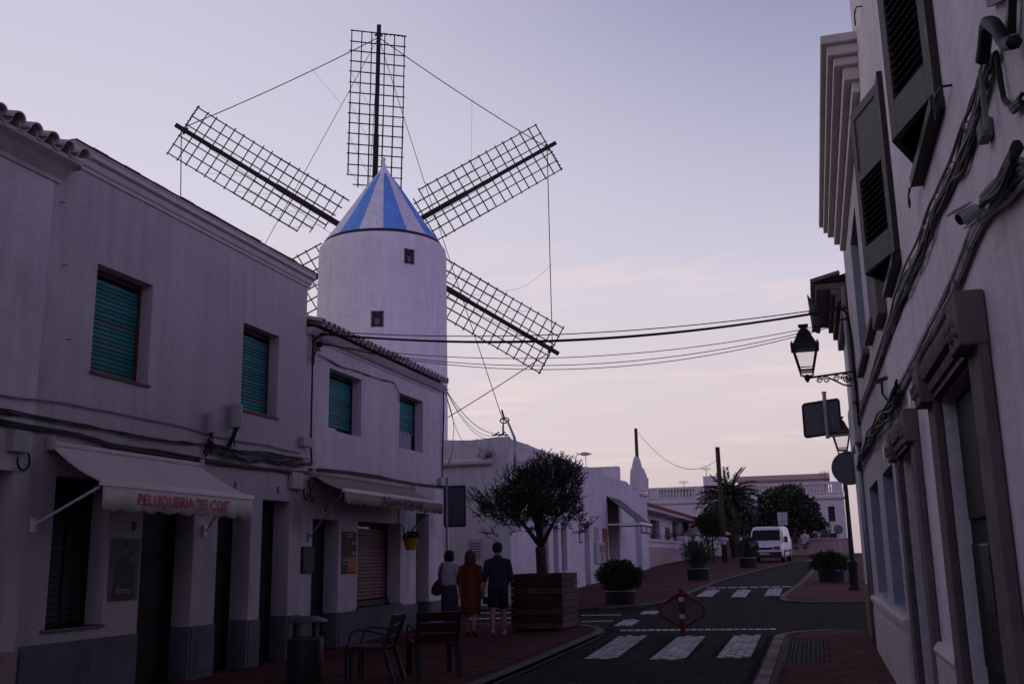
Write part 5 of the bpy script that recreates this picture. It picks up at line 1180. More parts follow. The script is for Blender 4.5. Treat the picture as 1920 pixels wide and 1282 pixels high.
for (a, b) in ((x0 + .045, y0 + .045), (x1 - .125, y0 + .045), (x0 + .045, y1 - .125), (x1 - .125, y1 - .125)):
    mb = MB(); mb.box(a, a + .08, b, b + .08, zg, zg + 1.05); mb.build('corner_post', M['wood'], wp)
mb = MB(); mb.box(x0 + .05, x1 - .05, y0 + .05, y1 - .05, zg + .3, zg + 1.03); mb.build('soil', M['paveb'], wp)
random.seed(21)
ob_ = Vector((PY(1017, 1075, 21.05).x, 21.05, zg + 1.0))
ot = thing('olive_tree', 'dark olive tree with dense crown growing in the wooden planter', 'tree', ob_)
trunk = MB(); fork = Vector((PY(1014, 1025, 21.05).x, 21.05, PY(1014, 1025, 21.05).z))
trunk.tube([ob_, ob_ + Vector((.0, 0, .12)), ob_.lerp(fork, .6) + Vector((-.01, .01, 0)), fork], [.16, .125, .11, .12], 10)
CC = PY(997, 935, 21.05)
limb_ends = []
for tx, tz, ty, r in ((972, 965, -.25, .06), (1000, 950, .2, .065), (1046, 965, .0, .06), (1025, 940, -.35, .05), (985, 930, .35, .05)):
    e = PY(tx, tz, 21.05) + Vector((0, ty, 0)); m_ = fork.lerp(e, .5) + Vector((0, 0, .02)); trunk.tube([fork, m_, e], [r, r * .75, r * .4], 7)
    limb_ends.append(e)
    for q in range(6):
        e2 = e + Vector((random.gauss(0, .35), random.gauss(0, .35), random.uniform(.05, .5))); trunk.tube([e.lerp(m_, .2), e.lerp(e2, .5) + Vector((0, 0, .04)), e2], [r * .4, r * .25, .006], 5)
trunk.build('trunk', M['bark'], ot, smooth=True)
crown = MB(); SX = 21.4 / F_PX   # m per px at the tree
blobs = [(1000, 935, 62, 50), (960, 955, 52, 36), (1040, 930, 48, 50), (1020, 895, 52, 34), (1055, 965, 38, 30), (925, 955, 28, 20), (1045, 885, 30, 26), (985, 975, 45, 25), (1065, 905, 24, 34), (975, 912, 36, 28)]
def sprig(base, d, ln, nl, ls, lw):
    side = rnd_dir(); crown.tube([base, base + d * ln * .5 + side * .02, base + d * ln], [.005, .004, .002], 3, caps=False)
    for i in range(nl):
        t = (i + random.random()) / nl; p = base + d * ln * t + side * .02 * math.sin(t * 3); dd = (d * .8 + rnd_dir() * .8)
        leaf_quad(crown, p, dd, ls * random.uniform(.7, 1.2), lw)
for bx, by, rx, rz in blobs:
    c = PY(bx, by, 21.05); rx *= SX; rz *= SX; ry = (rx + rz) / 2 * 1.0
    for i in range(int(185 * (rx * rz) / .25)):
        d = rnd_dir(); k = random.uniform(.25, .93) ** .7; p = c + Vector((d.x * rx * k, d.y * ry * k + random.gauss(0, .15), d.z * rz * k))
        out = (Vector((d.x, d.y, d.z)) * .7 + Vector((0, 0, .75)) + rnd_dir() * .45).normalized(); sprig(p, out, random.uniform(.14, .32), 16, .068, .011)
for (px, py, n) in ((893, 925, 9), (900, 945, 9), (905, 935, 8), (888, 932, 5), (1098, 975, 10), (1090, 985, 6), (1085, 895, 8), (1080, 880, 8), (1063, 862, 8), (1000, 866, 9), (975, 880, 8), (1045, 860, 10), (930, 925, 8), (1030, 858, 6), (895, 960, 4), (915, 995, 6)):
    c = PY(px, py, 21.05)
    for i in range(n): p = c + Vector((random.gauss(0, .07), random.gauss(0, .12), random.gauss(0, .06) - .05)); d = (p - CC).normalized() * .6 + Vector((0, 0, .6)) + rnd_dir() * .3; sprig(p - d.normalized() * .12, d.normalized(), random.uniform(.15, .3), 15, .065, .010)
crown.build('crown', M['leaf'], ot)
def round_pot(t, c, r, h, nm='pot'):
    mb = MB(); mb.lathe([(r * .96, 0), (r * .97, h * .1), (r * 1.0, h * .88), (r * 1.0, h), (r * .88, h), (r * .86, h * .8)], 30, c); mb.build(nm, M['pot'], t, smooth=True, angle=40)
    mb = MB(); mb.lathe([(r * 1.002, h * .86), (r * 1.015, h * .875), (r * 1.015, h * .90), (r * 1.002, h * .915)], 30, c); mb.build('rim_band', M['galv'], t)
    mb = MB(); mb.lathe([(r * .86, h * .8), (.02, h * .82)], 20, c); mb.build('soil', M['paveb'], t)
def bush(t, c, rx, rz, n, ls, lw, mt, lump=.12, flat=.5, nm='foliage'):
    mb = MB(); c = Vector(c)
    for i in range(n):
        d = rnd_dir(); k = random.uniform(.72, 1.0) if random.random() < .75 else random.uniform(.2, .75)
        k *= 1 + lump * noise.noise(d * 2.3 + c); 
        p = c + Vector((d.x * rx * k, d.y * rx * k, d.z * rz * k)); leaf_quad(mb, p, (d + rnd_dir() * .8), ls * random.uniform(.7, 1.3), lw)
    for i in range(int(n / 160)):      # stray shoots
        d = rnd_dir(); d.z = abs(d.z); p = c + Vector((d.x * rx * .9, d.y * rx * .9, d.z * rz * .9)); L2 = random.uniform(.05, .14) * (rx / .6)
        for q in range(6): leaf_quad(mb, p + d * L2 * q / 6, d + rnd_dir() * .5, ls, lw)
    # dark inner twig mass so that the bush is not hollow
    for i in range(60): d = rnd_dir(); mb.tube([c + Vector((0, 0, -rz * .8)), c + Vector((d.x * rx * .8, d.y * rx * .8, d.z * rz * .8))], [.012, .004], 3, caps=False)
    return mb.build(nm, M[mt], t)
c = G(1164, 1133); b1 = thing('planted_pot', 'clipped round green bush in a dark round planter by the road', 'planter', c)
round_pot(b1, c, .42, .42); bush(b1, c + Vector((0, 0, .78)), .60, .40, 9000, .055, .019, 'bush', .34)
c = G(1310, 1088); b2 = thing('planted_pot', 'loose leggy oleander in a dark round planter before the terrace wall', 'planter', c)
round_pot(b2, c, .42, .52)
mb = MB(); fo = MB()
for i in range(26):
    d = Vector((random.gauss(0, .40), random.gauss(0, .40), 1)).normalized(); L_ = random.uniform(.75, 1.4); s0 = c + Vector((random.gauss(0, .08), random.gauss(0, .08), .45)); e = s0 + d * L_ + Vector((d.x * .15, d.y * .15, -.05)); mb.tube([s0, s0.lerp(e, .5), e], [.012, .009, .004], 4)
    for q in range(95):
        t = random.uniform(.25, 1.05); p = s0.lerp(e, t) + Vector((random.gauss(0, .09), random.gauss(0, .09), random.gauss(0, .07))); leaf_quad(fo, p, d * .5 + rnd_dir(), .12, .018)
mb.build('stems', M['bark'], b2); fo.build('foliage', M['oleander'], b2)
c = G(1403, 1064); b3 = thing('planted_pot', 'small leafy shrub in a dark planter in front of the white van', 'planter', c)
round_pot(b3, c, .42, .55); bush(b3, c + Vector((.05, 0, .98)), .50, .52, 2400, .10, .02, 'oleander', .5)
c = G(1560, 1091); b4 = thing('planted_pot', 'spreading green bush in a dark round planter beside the lamp post', 'planter', c)
round_pot(b4, c, .45, .46); bush(b4, c + Vector((-.05, 0, .68)), .60, .38, 7000, .075, .02, 'bush', .55)
# clipped ball tree, palm, dark tree, hedge beyond
c = Vector((PY(1335, 1003, 62).x, 62, g(62))); bt = thing('ball_tree', 'dark clipped ball tree in front of the leaning pole', 'tree', c)
mb = MB(); cz = PY(1335, 982, 62); mb.tube([c, Vector((cz.x, 62, cz.z))], [.06, .04], 7); mb.build('trunk', M['bark'], bt); bush(bt, cz, .86, .72, 6000, .11, .04, 'bush', .15, nm='crown')
random.seed(5)
pc_ = Vector((PY(1366, 945, 78).x, 78, PY(1366, 945, 78).z)); pt_ = thing('palm_tree', 'date palm with arching fronds in front of the villa', 'tree', (PY(1385, 1010, 78).x, 78, g(78)))
mb = MB(); base = Vector((PY(1380, 1015, 78).x, 78, g(78))); n = 14
mb.tube([base.lerp(pc_, i / n) for i in range(n + 1)], [.36 + .05 * (i % 2) for i in range(n)] + [.45], 12); mb.build('trunk', M['palmt'], pt_)
mb = MB(); mb.lathe([(.25, -.9), (.62, -.5), (.7, 0), (.45, .4), (.1, .6)], 12, pc_); 
for i in range(90): d = rnd_dir(); p = pc_ + Vector((d.x * .6, d.y * .6, -.3 + d.z * .5)); mb.tube([p, p + Vector((d.x * .35, d.y * .35, .25))], .04, 4)
mb.build('crown_base', M['palmt'], pt_)
for f in range(96):
    az = f * 2.399 + random.uniform(-.2, .2); el = RAD(82 - 112 * (f / 96) ** .85); L_ = random.uniform(2.2, 2.9); mb = MB(); pts = []
    p = pc_ + Vector((0, 0, .2)); e = el
    for i in range(11): pts.append(p * 1.0); p = p + Vector((math.cos(az) * math.cos(e), math.sin(az) * math.cos(e), math.sin(e))) * L_ / 10; e -= RAD(7.5 if f > 6 else 3.5)
    mb.tube(pts, [.04 - .0033 * i for i in range(11)], 4)
    sd = Vector((-math.sin(az), math.cos(az), 0))
    for i in range(1, 11):
        for hf in (0, .5):
            if i + hf > 10: continue
            q = pts[i].lerp(pts[min(i + 1, 10)], hf); tan = (pts[min(i + 1, 10)] - pts[i - 1]).normalized(); ll = .55 * (1 - .55 * abs(i / 10 - .45))
            for s in (-1, 1): d = (sd * s * .8 + tan * .75 + Vector((0, 0, .30 if f < 50 else -.25))).normalized(); leaf_quad(mb, q, d, ll, .055); 
    mb.build('frond', M['palm'], pt_)
def leafy_tree(nm, lab, base, blobs_, Y, n, ls, mt, tr=.2):
    t = thing(nm, lab, 'tree', base); tm_ = MB(); top = PY(blobs_[0][0], blobs_[0][1], Y); tm_.tube([base, Vector(base).lerp(top, .5), top], [tr, tr * .8, tr * .3], 8)
    cr = MB(); sc_ = Y / F_PX * 1.03
    for bx, by, rx, rz in blobs_:
        c = PY(bx, by, Y) + Vector((0, random.gauss(0, .5), 0)); tm_.tube([Vector(base).lerp(top, .45), c], [tr * .4, .03], 5)
        for i in range(int(n * rx * rz / 900)):
            d = rnd_dir(); k = random.uniform(.3, 1.0) ** .5 * (1 + .3 * noise.noise(d * 2 + c)); p = c + Vector((d.x * rx * sc_ * k, d.y * rx * sc_ * k, d.z * rz * sc_ * k)); leaf_quad(cr, p, d + rnd_dir(), ls * random.uniform(.7, 1.3), ls * .35)
    tm_.build('trunk', M['bark'], t); cr.build('crown', M[mt], t); return t
leafy_tree('broadleaf_tree', 'dark dense broadleaf tree in front of the villa behind the van', (PY(1478, 1010, 82).x, 82, g(82)), [(1475, 950, 34, 28), (1450, 950, 28, 30), (1505, 955, 28, 24), (1520, 975, 22, 18), (1440, 975, 22, 22), (1480, 925, 26, 16), (1500, 985, 30, 14), (1465, 985, 30, 18), (1535, 985, 12, 8)], 82, 1500, .26, 'bush')
leafy_tree('garden_shrub', 'dark garden shrub between the tiled house and the palm', (PY(1330, 1010, 80).x, 80, g(80)), [(1320, 985, 22, 18), (1345, 975, 16, 18), (1375, 990, 26, 16), (1405, 985, 18, 20)], 80, 1500, .24, 'bush', .1)
leafy_tree('garden_shrub', 'lighter green hedge shrub above the garden wall behind the far walkers', (PY(1528, 1010, 86).x, 86, g(86)), [(1528, 1000, 20, 12), (1505, 1002, 18, 11), (1490, 998, 14, 12)], 86, 1400, .2, 'oleander', .08)
leafy_tree('garden_shrub', 'small shrub beside the villa front at the far right', (PY(1553, 1030, 90).x, 90, g(90)), [(1551, 990, 7, 12), (1552, 1012, 6, 12), (1553, 1030, 7, 8)], 90, 1800, .16, 'bush', .05)
# poles and wire
p1t = PY(1192, 803, 53); p1 = Vector((p1t.x, 53, 4.5)); mb = MB(); mb.tube([p1, p1t], [.10, .085], 8); tag(mb.build('utility_pole', M['bark'], None, smooth=True), 'dark wooden utility pole standing behind the scalloped gable', 'pole')
t2 = PY(1345, 838, 60); bb = PY(1356, 1003, 60); bb2 = t2.lerp(bb, 1.38); up_ = thing('utility_pole', 'tall leaning wooden utility pole in front of the palm', 'pole', bb2)
mb = MB(); mb.tube([bb2, t2], [.17, .13], 9); mb.build('shaft', M['palmt'], up_, smooth=True); mb = MB(); mb.tube([bb.lerp(t2, -.02), bb.lerp(t2, -.10)], .175, 9); mb.build('white_base', M['whitec'], up_)
mb = MB(); mb.tube(sag(PY(1196, 810, 53), PY(1344, 862, 60), 1.15, 24), .014, 4); tag(mb.build('overhead_wire', M['cable']), 'single wire drooping between the two wooden poles', 'cable')
for i in range(3):
    p = PY(1588 - i * 3 + 4, 905, 45 + i * 6)
# far small signs behind the van
for i, (px, py, s, lab) in enumerate(((1467, 968, 12, 'small pale square sign board above the white van roof'),)):
    c = PY(px, py, 70); t = thing('traffic_sign', lab, 'sign', (c.x, 70, g(70))); mb = MB(); mb.box(c.x - .32, c.x + .32, 69.98, 70.02, c.z - .28, c.z + .28).box(c.x - .30, c.x + .30, 69.98, 70.02, c.z - .55, c.z - .31); mb.build('panel', M['greyd'], t); mb = MB(); mb.tube([(c.x, 69.94, c.z + .3), (c.x, 69.94, g(70))], .035, 8); mb.build('post', M['galv'], t)
c = PY(1572, 992, 80); t = thing('traffic_sign', 'small round sign on a post by the villa corner', 'sign', (c.x, 80, g(80))); mb = MB(); mb.lathe([(.34, -.02), (.34, .02)], 18, (0, 0, 0)); 
for v in mb.v: v.xyz = (v.x + c.x, v.z + 80, v.y + c.z)
mb.build('panel', M['signback'], t); mb = MB(); mb.tube([(c.x, 80.06, c.z + .3), (c.x, 80.06, g(80))], .035, 8); mb.build('post', M['galv'], t)

# ================================================================ STREET FURNITURE
# litter bin with canopy lid
bc_ = Vector((PY(572, 1260, 12.5).x, 12.5, KZ + g(12.5))); lb = thing('litter_bin', 'black cylindrical litter bin with raised metal canopy lid', 'bin', bc_)
mb = MB(); mb.lathe([(.225, 0), (.235, .03), (.235, .52), (.225, .545), (.20, .545), (.20, .40)], 32, bc_); mb.build('drum', M['plast'], lb, smooth=True, angle=40)
mb = MB(); mb.lathe([(.215, .546), (.235, .55), (.235, .565), (.14, .575), (.13, .56)], 32, bc_); mb.build('rim', M['signback'], lb, smooth=True, angle=40)
for xx in (-.17, .11): mb = MB(); mb.box(bc_.x + xx, bc_.x + xx + .06, bc_.y - .05, bc_.y + .05, bc_.z + .5, bc_.z + .78); mb.build('support', M['plast'], lb)
mb = MB(); mb.lathe([(.02, .85), (.14, .84), (.24, .80), (.27, .77), (.262, .765), (.14, .815), (.02, .825)], 32, bc_ + Vector((.02, 0, 0))); mb.build('canopy_lid', M['signback'], lb, smooth=True)
# bench and chair, same make: dark steel legs, hardwood slats
def seat_unit(nm, lab, c, yaw, wid, cat):
    t = thing(nm, lab, cat, c); U = Vector((math.cos(yaw), math.sin(yaw), 0)); Fw = Vector((-math.sin(yaw), math.cos(yaw), 0)); Zv = Vector((0, 0, 1))   # Fw: where a sitter looks
    P = lambda a, b, z: Vector(c) + U * a + Fw * b + Zv * z
    h = wid / 2
    for s in (-1, 1):
        mb = MB(); mb.bar(P(s * (h - .03), -.34, 0), P(s * (h - .03), -.20, .42), .024, .03, U); mb.build('leg', M['steel'], t)
        mb = MB(); mb.bar(P(s * (h - .03), .24, 0), P(s * (h - .03), .24, .40), .022, .026, U); mb.build('leg', M['steel'], t)
        mb = MB(); mb.bar(P(s * (h - .03), -.22, .40), P(s * (h - .03), .27, .425), .018, .02, U); mb.build('seat_rail', M['steel'], t)
        mb = MB(); mb.bar(P(s * (h - .03), -.20, .42), P(s * (h - .03), -.345, .83), .018, .022, U); mb.build('back_post', M['steel'], t)
        mb = MB(); mb.tube([P(s * (h + .01), -.24, .60), P(s * (h + .015), .0, .66), P(s * (h + .015), .16, .67), P(s * (h + .01), .24, .62), P(s * h, .30, .42), P(s * h, .30, 0)], .012, 7); mb.build('armrest', M['steel'], t, smooth=True)
    for i in range(4):
        mb = MB(); q = P(0, -.15 + i * .125, .437 + .004 * i); mb.obox(q, U * h, Fw * .055, Zv * .015); mb.build('seat_slat', M['benchw'], t, bevel=.004)
    bd = (P(0, -.345, .83) - P(0, -.20, .42)).normalized(); bn = U.cross(bd)
    for i in range(3):
        q = P(0, -.215, .475).lerp(P(0, -.34, .81), (i + .2) / 2.35) + bn * .02 * (1 if bn.dot(Fw) > 0 else -1); mb = MB(); mb.obox(q, U * h, bd * .062, bn * .014); mb.build('back_slat', M['benchw'], t, bevel=.004)
    return t
bq = PY(812, 1270, 13.45); seat_unit('bench', 'slatted wooden bench with dark steel legs seen from behind', (bq.x + .02, 13.42, g(13.4) + KZ), RAD(34), .62, 'bench')
cq = PY(706, 1282, 12.75); seat_unit('armchair_seat', 'single wooden street armchair with looped steel arms facing left', (cq.x - .02, 12.72, g(12.7) + KZ), RAD(97), .56, 'chair')
# red traffic island guard with disc
rg = G(1281, 1187); rt = thing('traffic_bollard', 'red post with looped red guard frame and grey disc in the road', 'bollard', rg)
ztop = PY(1280, 1103, rg.y).z; H_ = ztop - rg.z
mb = MB(); mb.tube([rg, rg + Vector((0, 0, H_))], .052, 12); mb.build('post', M['red'], rt, smooth=True, angle=40)

for z_ in (.33, .71): mb = MB(); mb.tube([rg + Vector((0, 0, H_ * z_)), rg + Vector((0, 0, H_ * (z_ + .1)))], .0545, 12); mb.build('reflective_band', M['paint'], rt, smooth=True, angle=40)
for s in (-1, 1):
    mb = MB(); mb.tube([rg + Vector((s * a, 0, H_ * b)) for a, b in ((.03, .90), (.12, .84), (.26, .74), (.36, .66), (.425, .56), (.435, .48), (.40, .40), (.30, .32), (.15, .22), (.03, .14))], .024, 8); mb.build('guard_loop', M['red'], rt, smooth=True)
mb = MB(); c = rg + Vector((0, .07, H_ * .62)); n = 28; r = .27
mb.add([c + Vector((r * math.cos(6.283 * i / n), -.01, r * math.sin(6.283 * i / n))) for i in range(n)] + [c + Vector((r * math.cos(6.283 * i / n), .01, r * math.sin(6.283 * i / n))) for i in range(n)], [tuple(range(n)), tuple(range(2 * n - 1, n - 1, -1))] + [(i, (i + 1) % n, n + (i + 1) % n, n + i) for i in range(n)]); mb.build('sign_disc', M['signback'], rt)
# hanging pot on the sweet shop
hp = PX(770, 1020, XB + .25); hpt = thing('hanging_pot', 'yellow flower pot hanging from an iron wall bracket by the sweet shop', 'flower pot', hp)
mb = MB(); mb.lathe([(.10, -.12), (.15, .10), (.16, .10), (.16, .13), (.14, .13)], 18, hp); mb.build('pot', M['yellow'], hpt, smooth=True, angle=40); bush(hpt, hp + Vector((0, 0, .16)), .15, .10, 260, .06, .02, 'bush')
wq = Vector((XB, hp.y - .1, hp.z + .25)); mb = MB(); mb.tube([hp + Vector((-.14, 0, .1)), wq + Vector((.12, 0, .12)), wq + Vector((.02, 0, .2)), wq + Vector((.02, 0, .75))], .012, 6); mb.build('bracket', M['iron'], hpt)
# posters on the left houses
po = thing('poster', 'pale salon poster of a dark clad couple between window and doorway', 'poster', (XA, 11, 1.2)); mb = MB(); mb.box(XA + .003, XA + .014, 10.70, 11.26, 1.14, 1.90); mb.build('sheet', M['paper'], po)
def flat(par, pts, mt, d, nm, x=XA):   # printed shape lying on the sheet
    mb = MB(); mb.add([(x + d, 10.70 + .56 * u, 1.14 + .76 * v) for u, v in pts], [tuple(range(len(pts)))]); mb.build(nm, M[mt], par)
flat(po, [(.08, .0), (.82, .0), (.85, .3), (.86, .52), (.80, .58), (.66, .60), (.60, .70), (.52, .745), (.42, .74), (.25, .69), (.18, .58), (.12, .3)], 'blackp', .0155, 'printed_jackets')
for cu, cv, ru, rv, hu in ((.47, .83, .085, .075, 0), (.72, .70, .08, .07, 1)):
    flat(po, [(cu + ru * math.cos(a * .5236), cv + rv * 1.25 * math.sin(a * .5236)) for a in range(12)], 'flesh', .017, 'printed_face')
    flat(po, [(cu + ru * 1.15 * math.cos(a * .5236), cv + rv * 1.3 * (.35 + .9 * max(0, math.sin(a * .5236)))) for a in range(7)], 'hair', .0185, 'printed_hair')
text_part('Amos', 'lettering', M['ink'], po, (XA + .020, 10.80, 1.22), (0, 1, 0), (0, 0, 1), .13, .0005, .35)
pm = thing('poster', 'black and orange menu poster on the sweet shop pillar', 'poster', (XB, 17.5, 1.3)); mb = MB(); ya, yb = PX(640, 1030, XB).y, PX(667, 1030, XB).y; za, zb = PX(653, 1075, XB).z, PX(653, 996, XB).z; mb.box(XB + .003, XB + .014, ya, yb, za, zb); mb.build('sheet', M['chalk'], pm)
mb = MB(); mb.box(XB + .0145, XB + .016, ya + (yb - ya) * .38, yb - .02, za + .03, za + (zb - za) * .40); mb.build('printed_picture', M['ocr'], pm)
mb = MB(); mb.box(XB + .0145, XB + .016, ya + (yb - ya) * .2, ya + (yb - ya) * .62, za + (zb - za) * .62, za + (zb - za) * .82); mb.build('printed_picture', M['leather'], pm)
mb = MB()
for u, v, wv in ((.3, .93, .45), (.32, .87, .4), (.68, .74, .25), (.66, .70, .28), (.70, .50, .22), (.68, .455, .25), (.08, .36, .2), (.07, .31, .22), (.09, .22, .18)): mb.box(XB + .0145, XB + .0158, ya + (yb - ya) * u, ya + (yb - ya) * (u + wv), za + (zb - za) * v, za + (zb - za) * (v + .022))
mb.build('printed_line', M['ink'], pm)

# ================================================================ VAN
def make_van():
    Yv = 58.3; fl_ = PY(1402, 1050, Yv); fr_ = PY(1468, 1050, Yv); cx = (fl_.x + fr_.x) / 2; zg_ = g(Yv) + KZ - .02
    t = thing('van', 'white low roof delivery van parked facing the camera', 'van', (cx, Yv, zg_)); t.rotation_euler = (RAD(1.2), 0, RAD(-5.0))
    W_ = .98
    def sec(y, z0, z1, wb, wt, zs=None):   # half section ring at y
        zm = zs or (z0 + z1) * .5
        return [(-wb * .96, y, z0), (-wb, y, z0 + .12), (-wb, y, zm), (-wt, y, z1 - .10), (-wt + .12, y, z1), (wt - .12, y, z1), (wt, y, z1 - .10), (wb, y, zm), (wb, y, z0 + .12), (wb * .96, y, z0)]
    S_ = [sec(0.0, .40, .86, W_ * .90, W_ * .82, .66), sec(.10, .30, .98, W_ * .97, W_ * .90, .72), sec(.45, .28, 1.08, W_, W_ * .95, .80), sec(.78, .28, 1.16, W_, W_ * .96, .90), sec(1.25, .28, 1.80, W_, W_ * .85, 1.06), sec(1.50, .28, 1.94, W_, W_ * .83, 1.08), sec(2.6, .28, 1.98, W_, W_ * .84, 1.08), sec(4.5, .28, 1.97, W_, W_ * .84, 1.08), sec(4.72, .32, 1.88, W_ * .97, W_ * .80, 1.08)]
    mb = MB(); n = 10
    for r in S_: mb.v += [Vector(p) for p in r]
    for i in range(len(S_) - 1):
        for j in range(n): mb.f.append([i * n + j, i * n + (j + 1) % n, (i + 1) * n + (j + 1) % n, (i + 1) * n + j]); mb.m.append(0)
    mb.f.append(list(range(n))); mb.m.append(0); mb.f.append(list(range((len(S_) - 1) * n, len(S_) * n))[::-1]); mb.m.append(0)
    ORG_ = ORG[t.name]; ORG[t.name] = Vector((0, 0, 0))
    body = mb.build('body', M['vanp'], t, bevel=.03)
    q = MB(); q.add([(-.80, .80, 1.20), (.80, .80, 1.20), (.745, 1.235, 1.78), (-.745, 1.235, 1.78)], [(0, 1, 2, 3)]); 
    for v in q.v: v.y -= .022; v.z += .012
    q.build('windscreen', M['vglass'], t)
    for s in (-1, 1):
        q = MB(); xo = lambda z: s * (W_ + .006 - (z - 1.08) / .82 * .145)
        q.add([(xo(1.14), .98, 1.14), (xo(1.14), 1.95, 1.12), (xo(1.70), 1.95, 1.70), (xo(1.72), 1.36, 1.72)], [(0, 1, 2, 3)]); q.build('side_window', M['vglass'], t)
        q = MB(); q.add([(s * (W_ + .004), 1.98, .45), (s * (W_ + .004), 1.995, .45), (xo(1.75) + s * .002, 1.995, 1.75), (xo(1.75) + s * .002, 1.98, 1.75)], [(0, 1, 2, 3)]); q.build('door_seam', M['plast'], t)
        q = MB(); q.box(*sorted((s * (W_ - .0), s * (W_ + .02))), 1.0, 4.4, .55, .66); q.build('side_moulding', M['plast'], t)
        q = MB(); q.box(*sorted((s * (W_ + .01), s * (W_ + .20))), .92, 1.04, 1.08, 1.42); q.build('wing_mirror', M['plast'], t, bevel=.03)
        q = MB(); q.box(*sorted((s * .50, s * .86)), -.015, .06, .70, .90); h_ = q.build('headlight', M['signback'], t, bevel=.02)
        for y in (.82, 3.75):
            w_ = MB(); prof = [(.17, -.11), (.30, -.11), (.325, -.08), (.325, .08), (.30, .11), (.17, .11)]; w_.lathe(prof, 24, (0, 0, 0))
            for v in w_.v: v.xyz = (v.z + s * (W_ - .09), v.x + y, v.y + .325)
            wh = w_.build('wheel', M['rubber'], t, smooth=True, angle=40)
            w_ = MB(); w_.lathe([(.18, -.10), (.19, .10), (.08, .115), (.03, .12)], 16, (0, 0, 0))
            for v in w_.v: v.xyz = (s * (v.z + W_ - .09) if s > 0 else -(v.z + W_ - .09), v.x + y, v.y + .325)
            w_.build('rim', M['galv'], wh)
            w_ = MB(); w_.lathe([(.40, -.005), (.40, .005)], 24, (0, 0, 0))
            for v in w_.v: v.xyz = (v.z + s * (W_ + .004), v.x + y, max(.29, v.y + .325))
            w_.build('wheel_arch', M['plast'], t)
    q = MB(); q.box(-.46, .46, -.03, .04, .72, .84); q.build('grille', M['plast'], t); q = MB(); q.box(-.93, .93, -.06, .12, .30, .60); q.build('bumper', M['plast'], t, bevel=.05)
    q = MB(); q.box(-.26, .26, -.075, -.062, .44, .55); q.build('number_plate', M['ink'], t); q = MB(); q.lathe([(.075, 0), (.075, .01)], 14, (0, 0, 0), sq=.55)
    for v in q.v: v.xyz = (v.x, -v.z + .075, v.y + .93)
    q.build('badge', M['navy'], t)
    q = MB(); q.box(-.14, .06, .93, 1.05, 1.21, 1.26); q.build('dashboard_papers', M['greyd'], t)
    for x in (.35, .55): q = MB(); q.tube([(x, 1.9, 1.95), (x, 1.9, 2.06)], .03, 6); q.build('roof_mount', M['plast'], t)
    q = MB(); q.tube([(.5, 1.5, 1.93), (.5, 1.65, 2.35)], .006, 4); q.build('aerial', M['iron'], t)
make_van()

